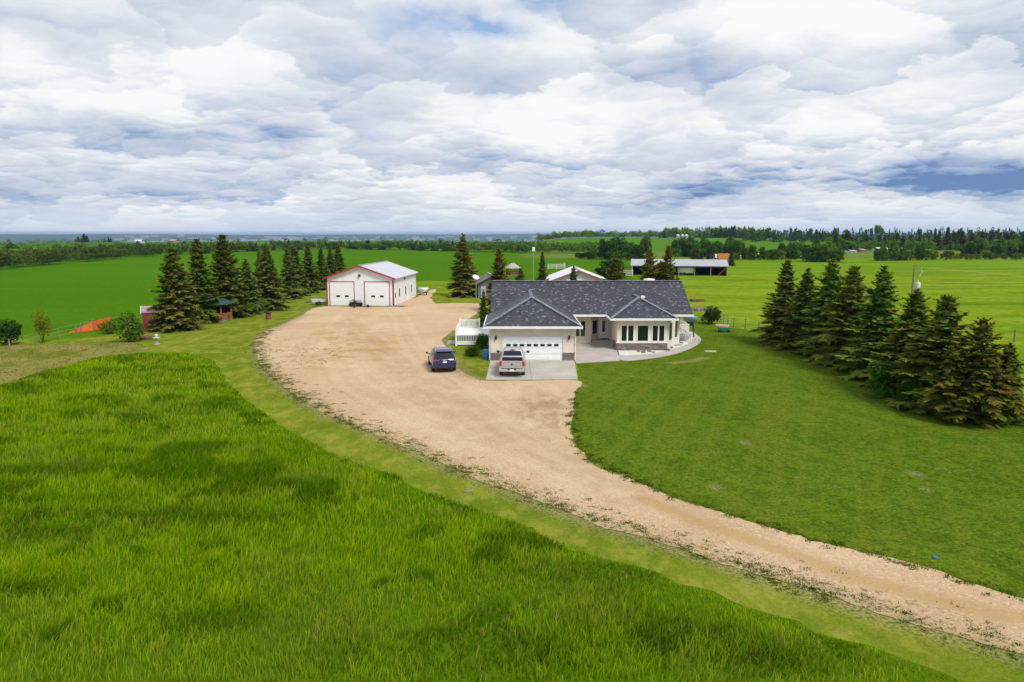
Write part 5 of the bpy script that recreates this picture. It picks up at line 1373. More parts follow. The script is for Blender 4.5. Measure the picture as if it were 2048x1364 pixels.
# brushy wood on the far left, in front of it the darker edge
belt('brushy_wood', line_spots(gl((-160, 560), (0, 541), (70, 533), (160, 525), (260, 516), (330, 512)), 330, 110, (3.2, 6.2), (2.5, 4.5), ['broad'], rg), 1, (.92, .80, 1.0), 'grey-green brushy wood along the far edge of the left field')
belt('distant_wood', line_spots(gl((-200, 505), (0, 500), (150, 498), (300, 497), (420, 497)), 110, 800, (2.5, 6), (4, 8), ['broad'] * 9 + ['spruce'], rg), 2, (.95, 1.1, .85), 'scattered green woodland on the far left below the skyline')
belt('shelter_belt', line_spots(gl((340, 511), (480, 504), (600, 500), (720, 500), (790, 501), (860, 503), (930, 504)), 200, 26, (3.8, 7.6), (2.6, 4.2), ['broad'] * 7 + ['spruce'], rg), 3, (1.1, 1.15, 1.0), 'long dark shelter belt of trees across the back of the green field')
belt('shelter_belt', line_spots(gl((930, 505), (1010, 506), (1060, 508), (1140, 508), (1200, 507)), 100, 40, (4, 7.5), (3, 5), ['broad'], rg), 4, (.85, 1.0, .85), 'dark green belt of trees behind the white barn')
belt('hilltop_wood', line_spots([(30, 800), (100, 850), (190, 890), (230, 890)], 130, 60, (7, 11), (4, 6), ['broad'], rg), 5, (1.6, 1.6, .9), 'light green row of trees along the skyline left of the silos')
belt('hilltop_wood', line_spots([(195, 880), (250, 860), (310, 840)], 90, 80, (9, 15), (3, 5), ['broad', 'broad', 'spruce'], rg), 6, (1.7, 1.6, .8), 'light green skyline wood around the grain silos')
belt('spruce_wood', line_spots([(215, 640), (300, 640), (380, 610), (420, 560)], 150, 120, (9, 15), (2.2, 3.4), ['spruce'] * 3 + ['broad'], rg), 7, (.85, .95, .90), 'dark spruce wood along the right skyline')
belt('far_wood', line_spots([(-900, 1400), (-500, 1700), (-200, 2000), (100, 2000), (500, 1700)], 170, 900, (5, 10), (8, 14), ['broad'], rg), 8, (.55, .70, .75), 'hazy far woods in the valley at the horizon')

belt('skyline_wood', line_spots([(195, 425), (260, 410), (330, 400), (400, 380)], 120, 60, (4, 9), (2.5, 4.5), ['broad'], rg), 9, (1.15, 1.25, .8), 'green undergrowth and leafy trees below the dark skyline spruces')
# trees of the right middle distance, each its own
GF = 'spruces standing along the right skyline'; GA = 'leafy trees in the clumps beyond the open shed'
PS = [spruce_proto(51, h=12., r=2.6, whorl=.62, per=7, fat=2.4, core=260), spruce_proto(52, h=12., r=2.1, whorl=.62, per=7, fat=2.4, core=260), spruce_proto(53, h=12., r=3.0, whorl=.62, per=7, fat=2.4, core=260)]
_first = [True] * 3
def far_spruce(u, D, vtop, label, group=GF, tint=(.85, 1.0, 1.0)):
    k = rg.randrange(3); o = PS[k] if _first[k] else copy_tree(PS[k]); _first[k] = False
    x = (u - 1024) / F_PX * D; zg = hz(x, D); zt = H_CAM - (vtop + rg.uniform(-2, 7) - 468) / F_PX * D; h = max(4., zt - zg); s = h / 12.; wd = rg.uniform(1.25, 2.0)
    o.location = (x, D, zg); o.scale = (s * wd, s * wd, s); o.rotation_euler = (0, 0, rg.uniform(0, 6.28)); tag(o, label, 'spruce', group)
    for c in o.children:
        if c.name.startswith('crown'): c.color = (*tint, 1)
LB = 'dark pointed spruce in the line of spruces along the right skyline'
for u in range(1316, 1326, 8): far_spruce(u, 860, 462 + rg.uniform(-2, 2), 'lone dark spruce pair on the hill crest left of the silos', 'spruce pair on the hill crest')
for i in range(14): far_spruce(1395 + i * 7 + rg.uniform(-3, 3), 840, rg.uniform(452, 463), LB)
for i in range(13): far_spruce(1540 + i * 10.5 + rg.uniform(-4, 4), 800, rg.uniform(453, 462), LB)
for i in range(20): far_spruce(1668 + i * 10 + rg.uniform(-4, 4), 430 + rg.uniform(0, 40), rg.uniform(461, 474), 'tall dark spruce in the belt behind the farmyard of white sheds', 'spruces behind the far farmyard')
for i in range(22): far_spruce(1868 + i * 9.5 + rg.uniform(-4, 4), 420 + rg.uniform(0, 60), rg.uniform(455, 472), 'tall dark spruce in the wood at the right edge of the skyline', 'spruces at the right edge')
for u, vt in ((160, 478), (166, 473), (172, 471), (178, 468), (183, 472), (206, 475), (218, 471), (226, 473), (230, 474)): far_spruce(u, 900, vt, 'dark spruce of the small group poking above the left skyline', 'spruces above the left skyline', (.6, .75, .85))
for u, vt in ((1386, 495), (1393, 498), (1400, 497), (1414, 500)): far_spruce(u, 235, vt, 'small spruce directly behind the open pole shed roof', 'spruces behind the pole shed', (.9, 1, .9))
far_spruce(1460, 240, 503, 'small dark spruce beside the orange container', None, (.8, 1, .9))

def clump(us, D, vt, n, tint, label, group, wide=1.0, dj=12):
    n = int(n * 1.5)
    for i in range(n):
        u = us[0] + (us[1] - us[0]) * (i + rg.uniform(.1, .9)) / n; d = D + rg.uniform(-dj, dj); x = (u - 1024) / F_PX * d
        zt = H_CAM - (vt + rg.choice((-6, -2, 2, 5, 9, 14)) + rg.uniform(-3, 3) - 468) / F_PX * d; zg = hz(x, d); h = max(2.5, zt - zg)
        k = ASP[rg.randrange(2)] if h > 5 else WIL; ref = 9. if h > 5 else 4.
        f = rg.uniform(.75, 1.25); q = rg.uniform(.75, 1.3)
        plant(k, x, d, h, ref, label, 'tree', group, wide * f * (1 if h > 5 else .8), tuple(c * q * rg.uniform(.92, 1.08) for c in tint), z=zg)
clump((1200, 1290), 300, 480, 9, (.80, .95, .80), 'dark round leafy tree in the clump left of the open shed', 'dark clump left of the open shed', 1.25)
clump((1150, 1195), 310, 502, 5, (.6, .7, .6), 'low scrubby tree at the left foot of the dark clump', 'low scrub left of the dark clump', 1.2)
clump((1345, 1480), 330, 479, 16, (.95, 1.15, .85), 'leafy aspen of the dense grove just behind the pole shed roof', 'aspen grove behind the pole shed', 1.05)
clump((1470, 1570), 300, 492, 9, (1.15, 1.15, .75), 'mid green tree in the hedge right of the orange container', 'hedge trees right of the orange container', 1.05)
clump((1535, 1600), 305, 490, 6, (1.0, 1.15, .85), 'leafy tree above the parked cars beyond the field', 'trees above the parked cars', 1.1)
clump((1608, 1672), 275, 484, 7, (1.0, 1.15, .75), 'spreading green tree of the rounded clump behind the lawn row tops', 'rounded clump behind the lawn row', 1.35, 6)
clump((1745, 1795), 285, 489, 5, (1.15, 1.3, .95), 'grey-green bushy tree in front of the white farm sheds', 'bushy trees in front of the white sheds', 1.3, 6)
clump((1795, 1850), 290, 498, 5, (1.1, 1.2, .9), 'lower bushy tree right of the white farm sheds', 'lower bushes right of the white sheds', 1.2, 6)
clump((1915, 2060), 330, 484, 14, (.95, 1.1, .85), 'green tree of the thicket near the right edge of the photo', 'thicket near the right edge', 1.3)
clump((1850, 2060), 296, 508, 12, (1.6, 1.35, .85), 'low olive willow bush on the far side of the right field', 'willow bushes beyond the right field', 1.1, 8)
clump((1195, 1235), 170, 527, 3, (.65, .85, .6), 'low dark bush beside the cattle pens', 'bushes beside the cattle pens', 1.2, 6)

# ------------------------------------------------------------------ grass
def vnoise(x, y, f, seed):
    """value noise on arrays"""
    x = x * f + seed * 17.3; y = y * f + seed * 9.1; xi = np.floor(x).astype(np.int64); yi = np.floor(y).astype(np.int64); fx = x - xi; fy = y - yi
    def hsh(a, b):
        h = (a * 374761393 + b * 668265263 + seed * 982451653) & 0xffffffff; h = ((h ^ (h >> 13)) * 1274126177) & 0xffffffff; return ((h ^ (h >> 16)) & 0xffff) / 65535.
    sx = fx * fx * (3 - 2 * fx); sy = fy * fy * (3 - 2 * fy)
    a = hsh(xi, yi) * (1 - sx) + hsh(xi + 1, yi) * sx; b = hsh(xi, yi + 1) * (1 - sx) + hsh(xi + 1, yi + 1) * sx
    return a * (1 - sy) + b * sy
def fbm(x, y, f, seed, o=4):
    s = 0; a = .5; t = 0
    for k in range(o): s = s + a * vnoise(x, y, f * 2 ** k, seed + k); t += a; a *= .5
    return s / t
def M_grass(name, dark, mid, tip, dry):
    m = bpy.data.materials.new(name); m.use_nodes = True
    T = NT(m.node_tree); T.n.clear(); out = T.new('ShaderNodeOutputMaterial')
    at = T.new('ShaderNodeAttribute', attribute_name='tone').outputs['Fac']; dr = T.new('ShaderNodeAttribute', attribute_name='dry').outputs['Fac']
    cr = T.new('ShaderNodeValToRGB'); T.l.new(at, cr.inputs[0]); e = cr.color_ramp.elements
    e[0].color = dark + (1,); e[1].color = tip + (1,); k = e.new(.5); k.color = mid + (1,)
    c = T.mix(dr, cr.outputs[0], dry)
    d = T.new('ShaderNodeBsdfDiffuse'); T.l.new(c, d.inputs[0]); tr = T.new('ShaderNodeBsdfTranslucent'); T.l.new(T.mix(1., c, (1.0, 1.1, .5), 'MULTIPLY'), tr.inputs[0])
    ms = T.new('ShaderNodeMixShader'); ms.inputs[0].default_value = .42; T.l.new(d.outputs[0], ms.inputs[1]); T.l.new(tr.outputs[0], ms.inputs[2]); T.l.new(ms.outputs[0], out.inputs[0])
    return m
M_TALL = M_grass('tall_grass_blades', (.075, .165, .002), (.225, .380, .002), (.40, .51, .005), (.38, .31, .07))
M_TUFT = M_grass('short_tufts', (.060, .105, .005), (.105, .165, .010), (.17, .22, .02), (.36, .29, .11))
def blades(name, x, y, h, wd, lean, lean_az, tone, dry, m, z0=.0, root=.30):
    n = len(x); rng = np.random.default_rng(n)
    fa = rng.uniform(0, 6.283, n); wx = np.cos(fa) * wd / 2; wy = np.sin(fa) * wd / 2
    lx = np.cos(lean_az) * lean * h; ly = np.sin(lean_az) * lean * h
    V = np.empty((n, 5, 3), np.float32)
    V[:, 0] = np.stack([x - wx, y - wy, np.full(n, z0)], 1); V[:, 1] = np.stack([x + wx, y + wy, np.full(n, z0)], 1)
    V[:, 2] = np.stack([x + lx * .35 + wx * .8, y + ly * .35 + wy * .8, z0 + h * .58], 1); V[:, 3] = np.stack([x + lx * .35 - wx * .8, y + ly * .35 - wy * .8, z0 + h * .58], 1)
    V[:, 4] = np.stack([x + lx, y + ly, z0 + h * (1 - .18 * lean)], 1)
    b = (np.arange(n) * 5)[:, None]; F = np.concatenate([b + np.array([[0, 1, 2, 3]]), b + np.array([[3, 2, 4]])], 1).ravel()
    sizes = np.tile([4, 3], n)
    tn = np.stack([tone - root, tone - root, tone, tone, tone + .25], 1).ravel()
    return np_mesh(name, V.reshape(-1, 3), F, sizes, m, None, {'tone': np.clip(tn, 0, 1), 'dry': np.repeat(dry, 5)})
def tall_grass():
    rng = np.random.default_rng(3); X = []; Y = []; Wd = []
    for (y0, y1, dens, wd) in ((9, 24, 330, .022), (24, 36, 220, .028), (36, 50, 115, .042), (50, 78, 60, .06)):
        x0, x1 = -.80 * y1 - 2, min(.80 * y1 + 2, 14); n = int((x1 - x0) * (y1 - y0) * dens)
        x = rng.uniform(x0, x1, n); y = rng.uniform(y0, y1, n)
        k = (np.abs(x) < .80 * y + 2.5) & inside(x, y, TALL_POLY); X.append(x[k]); Y.append(y[k]); Wd.append(np.full(k.sum(), wd))
    x, y, wd = map(np.concatenate, (X, Y, Wd)); n = len(x)
    g = fbm(x * .55, y, .16, 1); g2 = fbm(x, y, .55, 5, 3); g3 = fbm(x, y, 1.6, 8, 3)
    dens_keep = rng.uniform(0, 1, n) < np.clip(.74 + 1.5 * (g2 - .5) + .8 * (g - .5), .30, 1); x, y, wd, g, g2, g3 = (a[dens_keep] for a in (x, y, wd, g, g2, g3)); n = len(x)
    h = .62 * (.40 + .65 * np.clip(g - .30, 0, .5) + .55 * np.clip(g2 - .45, 0, .4)) * rng.uniform(.65, 1.25, n)
    h = h * (.45 + .55 * sm(0., 1.8, poly_dist(np.stack([x, y], 1), TALL_EDGE)))
    lush = sm(.57, .70, g2 * .5 + g * .5)
    for (u, v, ru, rv) in ((1560, 1300, 1.5, .8), (1010, 985, 2.5, 1.2), (420, 1225, 1.6, .7), (1000, 1275, 1.4, .8), (350, 1020, 4.5, .8), (80, 930, 3.0, .8), (120, 1050, 2.6, .9), (1230, 1130, 2.4, .8), (860, 800, .1, .1), (60, 1160, 1.6, .6)):
        cx, cy = G(u, v, .4); lush = np.maximum(lush, np.exp(-((x - cx) / ru) ** 2 - ((y - cy) / rv) ** 2 * (1 + .8 * (g3 - .5))))             # darker, thicker plants in patches
    lush = np.maximum(lush, .85 * sm(.66, .72, fbm(x, y * 1.5, .42, 81, 3)))
    lean = rng.uniform(.10, .60, n) + .15 * lush; laz = 2.6 * fbm(x, y, .09, 11) + rng.normal(0, 1.3, n) - .6
    tone = .50 + .55 * (g3 - .5) + rng.uniform(-.26, .26, n) - .68 * lush + .20 * (.5 - g) + .62 * (fbm(x, y * 1.6, .22, 61, 3) - .5)
    olive = fbm(x, y * 1.4, .30, 71, 3); dry = np.where(rng.uniform(0, 1, n) < .06 + .12 * sm(.5, .35, g), rng.uniform(.3, .9, n), .16 * sm(.50, .66, olive) * (1 - lush))
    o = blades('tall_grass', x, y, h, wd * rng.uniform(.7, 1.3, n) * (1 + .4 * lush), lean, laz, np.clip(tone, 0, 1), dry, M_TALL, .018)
    tag(o, 'tall bright green meadow grass filling the foreground', 'grass', None, 'stuff')
tall_grass()
def edge_weeds():
    """ragged tufts along the gravel edges"""
    rng = np.random.default_rng(9); X = []; Y = []; Hh = []; Dd = []
    left = GRAVEL_YARD[-9:] + GRAVEL_LEFT
    for pts, dens, spread, off, hh in ((left, 36, .50, -.70, .05), (left, 44, .28, -.15, .06), (GRAVEL_RIGHT[:-1], 30, .22, .05, .09)):
        for a, b in zip(pts[:-1], pts[1:]):
            a, b = np.array(a), np.array(b); L = np.linalg.norm(b - a); t = (b - a) / L; nr = np.array([-t[1], t[0]])
            nc = int(L * dens * .5); s = rng.uniform(0, L, nc); d = rng.normal(off, spread, nc)
            keep = fbm(a[0] + s, a[1] + d * 2, 1.3, 21, 2) + .10 * np.clip(1 - np.abs(d - off) / .3, 0, 1) > .52; s, d = s[keep], d[keep]
            c = a + t * s[:, None] + nr * (-d)[:, None]
            for q in c:
                m = rng.integers(10, 26); r = rng.uniform(.05, .15)
                X.append(q[0] + rng.normal(0, r, m)); Y.append(q[1] + rng.normal(0, r * .7, m)); Hh.append(np.full(m, hh * rng.uniform(.5, 1.2))); Dd.append(np.full(m, rng.uniform(0, .8) if rng.random() < .35 else 0.))
    for (u, v, ru, rv, k) in ((655, 705, 1.8, 3.0, 90), (610, 725, 1.2, 1.5, 30), (560, 700, 1.5, 2.5, 25), (640, 690, 3, 4, 40), (600, 790, 1.5, 1.2, 40)):
        g = G(u, v)
        for _ in range(k):
            m = rng.integers(8, 20); r = rng.uniform(.05, .14); qx, qy = g[0] + rng.normal(0, ru), g[1] + rng.normal(0, rv)
            X.append(qx + rng.normal(0, r, m)); Y.append(qy + rng.normal(0, r, m)); Hh.append(np.full(m, .05)); Dd.append(np.full(m, rng.uniform(0, .6)))
    x, y, h, dr = map(np.concatenate, (X, Y, Hh, Dd)); n = len(x)
    o = blades('edge_weeds', x, y, h * rng.uniform(.6, 1.2, n), np.full(n, .028), rng.uniform(.3, 1.0, n), rng.uniform(0, 6.28, n), rng.uniform(.0, .45, n), dr, M_TUFT, .02)
    tag(o, 'ragged weeds along the edges of the gravel drive', 'weeds', None, 'stuff')
edge_weeds()
def verge_tufts():
    rng = np.random.default_rng(12); n = 80000; x = rng.uniform(-50, 16, n); y = rng.uniform(14, 85, n)
    k = (np.abs(x) < .8 * y + 1) & inside(x, y, VERGE) & ~((x > -2.1) & (y > 50.5)) & ~inside(x, y, TALL_POLY) & ~inside(x, y, EXT_R + GRAVEL_RIGHT + GRAVEL_YARD + GRAVEL_LEFT + EXT_L) & (rng.uniform(0, 1, n) < np.clip(28 / y, .25, 1)); x, y = x[k], y[k]; n = len(x)
    k = inside(x, y, ROUGH); x, y = x[k], y[k]; n = len(x)
    g = fbm(x, y, .7, 41, 3)
    o = blades('verge_grass', x, y, rng.uniform(.03, .10, n) * (1 + (g > .6)), np.where(y > 32, .11, .06) * rng.uniform(.6, 1.3, n), rng.uniform(.3, 1.1, n), rng.uniform(0, 6.28, n),
               np.clip(.70 + .7 * (g - .5) + rng.uniform(-.25, .25, n), 0, 1), np.where(rng.uniform(0, 1, n) < np.where(inside(x, y, ROUGH), .75, .16), rng.uniform(.3, .9, n), 0.), M_TUFT, .01, .05)
    tag(o, 'dry yellowish rough grass left of the mown strip', 'grass', None, 'stuff')
verge_tufts()

# ------------------------------------------------------------------ yard things
def prop(mb, name, m, label, cat, loc, rz=0, smooth=False, bevel=0., group=None):
    o = mb.build(name, m, None, smooth, bevel); o.location = loc; o.rotation_euler = (0, 0, rz); return tag(o, label, cat, group)
M_BLUEP = mat('blue_plastic', (.012, .17, .42), .4, var=.1)
t = thing('barrel', 'bright blue plastic barrel at the garage corner', 'barrel', (-2.28, 59.6, 0))
b = MB(); b.lathe((0, 0, 0), [(.27, 0), (.30, .03), (.30, .28), (.315, .31), (.30, .34), (.30, .58), (.315, .61), (.30, .64), (.295, .86), (.27, .90)], 24); b.build('body', M_BLUEP, t, smooth=True)
b = MB(); b.lathe((0, 0, .895), [(.25, 0), (.25, .02), (.05, .02)], 20); b.lathe((.12, 0, .91), [(.035, 0), (.035, .03)], 10); b.build('lid', M_BLUEP, t)

b = MB(); b.lathe((0, 0, 0), [(.22, 0), (.22, .05)], 14); b.box(-.12, .25, -.1, .12, .05, .16); prop(b, 'toy_sled', M_RED, 'small red plastic sled against the garage corner', 'sled', (6.05, 66.9, .062), .3, bevel=.02)

b = MB(); b.lathe((0, 0, 0), [(.01, .04), (.07, .04), (.085, .015), (.08, .0)], 16); prop(b, 'throwing_disc', M_BLUEP, 'small blue plastic disc lying on the lawn near the drive', 'disc', (*G(1871, 1117), .03))
b = MB(); b.prism([(-.24, -.08), (.18, -.12), (.25, .05), (-.06, .12)], 0, .05); prop(b, 'flat_stone', mat('verge_stone', (.20, .20, .18), .85, var=.2), 'flat grey stone in the mown strip left of the drive', 'stone', (*G(936, 983), .01), .2, bevel=.02)
# power pole with a transformer
def power_pole(x, y, h):
    t = thing('power_pole', 'grey wooden power pole with a white transformer beyond the lawn row', 'power pole', (x, y, 0))
    p = MB(); p.tube([(0, 0, -.2), (0, 0, h)], [.17, .11], 12); p.build('pole', M_GREYWOOD, t, smooth=True)
    c = MB(); c.lathe((.62, -.1, h - 3.6), [(.28, 0), (.32, .06), (.32, 1.15), (.26, 1.28), (.08, 1.33)], 16); c.tube([(.62, -.1, h - 2.3), (.62, -.1, h - 2.0)], .05, 6); c.build('transformer', mat('transformer_grey', (.55, .58, .62), .4), t, smooth=True)
    b = MB(); b.bar((0, 0, h - 3.0), (.5, -.08, h - 3.0), .08, .12); b.build('bracket', M_STEEL, t)
    b = MB(); b.bar((.0, 0, h - .15), (.95, -.1, h - .15), .10, .10); b.build('cross_arm', M_GREYWOOD, t)
    b = MB(); b.tube([(.9, -.1, h - .1), (.9, -.1, h - .75), (.95, -.1, h - 1.0)], [.05, .035, .05], 8); b.bar((.75, -.1, h - 1.5), (1.1, -.1, h - .75), .08); b.build('fuse_cutout', mat('ceramic', (.35, .40, .42), .4), t)
    return t
power_pole(54.0, 92.0, 6.9)
b = MB(); b.tube([(0, 0, 0), (.02, 0, 1.3)], .09, 8); prop(b, 'fence_post', M_GREYWOOD, 'weathered post standing alone in the pasture near the right edge', 'post', (*G(2028, 684), 0))

# antenna mast behind the house roof
t = thing('antenna_mast', 'tall thin metal mast with a white box on top behind the house', 'mast', (2.5, 80., 0))
m = MB(); m.tube([(0, 0, 0), (0, 0, 9.2)], [.045, .03], 8); m.build('pole', M_STEEL, t)
m = MB(); m.box(-.16, .16, -.16, .16, 9.0, 9.5); m.build('antenna_box', M_TRIM, t, bevel=.05)

# satellite dish by the grey shed
t = thing('satellite_dish', 'large white satellite dish beside the grey shed roof', 'satellite dish', (-6.2, 117.6, 0))
m = MB(); m.tube([(0, .3, 0), (0, .3, 3.6)], .06, 8); m.build('pole', M_STEEL, t)
m = MB(); m.lathe((0, 0, 0), [(.02, .16), (.34, .09), (.56, 0), (.58, .0), (.34, .12), (.02, .19)], 24, 'y'); mo = m.build('dish', M_TRIM, t, smooth=True); mo.location = (0, .0, 3.7); mo.rotation_euler = (R(-50), 0, R(25))
t = thing('wind_chime', 'red and yellow painted whirligig on a stake near the grey shed', 'garden whirligig', (*G(974, 592), 0))
m = MB(); m.tube([(0, 0, 0), (0, 0, 1.1)], .03, 6); m.build('stake', M_GREYWOOD, t)
for k, c in enumerate(((.6, .08, .02), (.7, .35, .02), (.6, .08, .02), (.7, .35, .02))):
    m = MB(); a = k * math.pi / 2 + .4; m.bar((0, -.05, 1.15), (.5 * math.cos(a), -.05, 1.15 + .5 * math.sin(a)), .05, .28); m.build('blade', mat('blade_paint', c, .5), t)
t.name = 'whirligig'

# teal covered barbecue on the right porch
t = thing('covered_barbecue', 'big rounded teal covered barbecue smoker by the white porch railing', 'barbecue', (19.2, 72.9, 0), R(-20))
m = MB(); m.sphere((0, 0, 2.05), .60, 20, 12, (1.25, .8, .78)); m.build('drum', mat('teal_cover', (.10, .20, .23), .45, var=.15), t, smooth=True)
m = MB(); m.box(-.35, .35, -.3, .3, 1.25, 1.65); m.build('firebox', M_BLACK, t, bevel=.04)
for sx in (-.4, .4):
    for sy in (-.28, .28): m = MB(); m.tube([(sx, sy, 0), (sx * .8, sy, 1.3)], .04, 6); m.build('leg', M_BLACK, t)

# stone slab on the lawn
b = MB(); b.prism([(-.55, -.18), (.45, -.22), (.62, .1), (.1, .24), (-.5, .2)], 0, .10); prop(b, 'stone_slab', mat('pale_stone', (.45, .43, .40), .85, var=.2), 'flat pale stone slab lying in the lawn right of the walk', 'stone', (*G(1420, 704), .01), 0, bevel=.03)
# rocks and edging in the stone bed
GRK = 'grey rocks in the white stone bed'
for i, (u, v, s) in enumerate([(1277, 704, .16), (1287, 706, .22), (1299, 704, .20), (1307, 706, .14), (1336, 702, .26), (1342, 697, .20), (1349, 689, .22), (1356, 686, .28), (1362, 687, .2)]):
    rn = random.Random(i); b = MB(); b.sphere((0, 0, s * .3), s, 8, 6, (rn.uniform(.9, 1.5), rn.uniform(.7, 1.1), rn.uniform(.4, .7)))
    b.v = [(p[0] * (1 + .25 * rn.uniform(-1, 1)), p[1] * (1 + .25 * rn.uniform(-1, 1)), p[2] * (1 + .2 * rn.uniform(-1, 1))) for p in b.v]
    prop(b, 'rock', mat('rock_grey', (.16, .15, .15), .85, var=.4) if i == 0 else bpy.data.materials['rock_grey'], 'grey rock in the white stone bed below the bay windows', 'rock', (*G(u, v), .04), rn.uniform(0, 6), smooth=False, group=GRK)
b = MB(); b.prism([(.45 * math.cos(a) * 1.3, .45 * math.sin(a)) for a in np.linspace(0, 6.28, 13)[:-1]], 0, .18); b.prism([(.5 * math.cos(a) * 1.25, .5 * math.sin(a)) for a in np.linspace(0, 6.28, 13)[:-1]], .181, .22)
prop(b, 'bird_bath', mat('pale_blue_basin', (.45, .52, .58), .3), 'pale blue shallow basin in the white stone bed', 'basin', (*G(1352, 692), .04))
b = MB(); b.sphere((0, 0, .35), .55, 14, 8, (1.1, .8, .75)); prop(b, 'covered_mower', mat('grey_tarp', (.24, .25, .28), .7, var=.2, bump=.3), 'low rounded thing under a grey cover at the porch foot', 'covered item', (*G(1366, 682), .06), .2, smooth=True)

# green wagon with a red lid and fence by the bush
t = thing('garden_cart', 'small green garden cart with a pinkish lid on the lawn', 'cart', (*G(1448, 664), 0), R(-8))
m = MB(); m.box(-.62, .62, -.4, .4, .22, .58); m.build('tub', mat('green_plastic', (.01, .18, .09), .45), t, bevel=.05)
m = MB(); m.slab([(-.9, .2, .66), (.5, -.1, .62), (.6, .5, .78), (-.8, .75, .82)], .06); m.build('lid', mat('faded_pink', (.42, .22, .17), .6), t)
for sx in (-.45, .45):
    for sy in (-.42, .42): m = MB(); m.lathe((sx, sy, .14), [(.05, -.03), (.14, -.03), (.14, .03), (.05, .03)], 14, 'y'); m.build('wheel', M_RUBBER, t)

def wire_fence(name, label, pts, n, h, postm, wires=4, pw=.06):
    x0, y0 = pts[0]; t = thing(name, label, 'fence', (x0, y0, 0)); P = [Vector((p[0] - x0, p[1] - y0, 0)) for p in pts]
    seg = [(b - a).length for a, b in zip(P[:-1], P[1:])]; tot = sum(seg); Q = []
    for i in range(n):
        s = min(tot * i / (n - 1), tot * .9999); k = 0
        while s > seg[k]: s -= seg[k]; k += 1
        Q.append(P[k].lerp(P[k + 1], s / seg[k]))
    for q in Q: p = MB(); p.tube([(q.x, q.y, -.05), (q.x + random.uniform(-.04, .04), q.y, h * random.uniform(.95, 1.08))], pw, 6); p.build('post', postm, t)
    w = MB()
    for j in range(wires):
        for a, b in zip(Q[:-1], Q[1:]): w.bar((a.x, a.y, h * (.22 + .72 * j / (wires - 1))), (b.x, b.y, h * (.22 + .72 * j / (wires - 1))), .012)
    w.build('wire', M_STEEL, t)
    return t
wire_fence('wire_fence', 'wire fence on grey posts between the lawn and the right pasture', [G(1432, 640), G(1462, 655), G(1500, 662), G(1548, 668)], 8, 1.25, M_GREYWOOD)
wire_fence('field_fence', 'thin wire fence along the left crop field', [G(20, 700), G(150, 668), G(225, 652), G(300, 640)], 7, 1.1, M_GREYWOOD, 3)
# orange snow fence
def snow_fence():
    pts = [G(139, 667), G(153, 666), G(188, 662), G(222, 655)]; x0, y0 = pts[0]
    t = thing('snow_fence', 'sagging bright orange plastic snow fence at the left field edge', 'fence', (x0, y0, 0))
    hs = [(.05, .18), (.05, .45), (.06, 1.15), (.10, 1.28)]; V = []; n = 0; m = MB()
    for (a, b, ha, hb) in zip(pts[:-1], pts[1:], hs[:-1], hs[1:]):
        for k in range(6):
            f0, f1 = k / 6, (k + 1) / 6
            def P(f, z): wv = .06 * math.sin(f * 9); return (a[0] + (b[0] - a[0]) * f - x0, a[1] + (b[1] - a[1]) * f - y0 + wv, z)
            l = lambda q, f: ha[q] + (hb[q] - ha[q]) * f
            vs = [P(f0, l(0, f0)), P(f1, l(0, f1)), P(f1, l(1, f1)), P(f0, l(1, f0))]; m.add(vs + [(p[0], p[1] + .02, p[2]) for p in vs], [(0, 1, 2, 3), (7, 6, 5, 4), (3, 2, 6, 7), (0, 4, 5, 1)])
    m.build('netting', mat('orange_netting', (.80, .15, .02), .6, var=.15), t)
    for i, p in enumerate(pts[1:]): q = MB(); q.box(p[0] - x0 - .06, p[0] - x0 + .06, p[1] - y0 - .12, p[1] - y0 - .03, 0, 1.45 if i else .7); q.build('post', M_GREYWOOD, t)
snow_fence()
# bird bath / pedestal by the shed
t = thing('bird_house', 'cream garden ornament on a short pedestal in the mown grass', 'garden ornament', (*G(314, 689), 0))
m = MB(); m.lathe((0, 0, 0), [(.33, 0), (.33, .08), (.12, .14), (.10, .62), (.16, .66)], 14); m.build('pedestal', mat('dull_stone', (.34, .30, .24), .8), t, smooth=True)
m = MB(); m.lathe((0, 0, .66), [(.34, 0), (.36, .05), (.1, .08)], 16); m.sphere((0, 0, .92), .17, 10, 8); m.build('bowl', mat('cream_glaze', (.62, .64, .50), .5), t, smooth=True)
t.name = 'garden_ornament'
b = MB(); b.sphere((0, 0, .12), .8, 12, 6, (1.2, .7, .35)); prop(b, 'soil_heap', mat('brown_soil', (.10, .062, .036), .95, var=.3, bump=.6), 'low heap of brown soil beside the garden ornament', 'soil heap', (*G(296, 678), 0))
# burn barrel
t = thing('burn_barrel', 'small dark red barrel standing in the grass by the broad spruce', 'barrel', (*G(537, 639), 0))
m = MB(); m.lathe((0, 0, 0), [(.32, 0), (.34, .3), (.33, .32), (.33, .8), (.35, .82), (.30, .82), (.29, .2)], 18); m.build('drum', mat('rusty_red', (.20, .035, .03), .7, var=.35), t, smooth=True)
m = MB(); m.slab([(-.2, -.35, .9), (.42, -.3, .86), (.4, .3, .95), (-.25, .3, .92)], .03); m.build('lid', M_DARK, t)
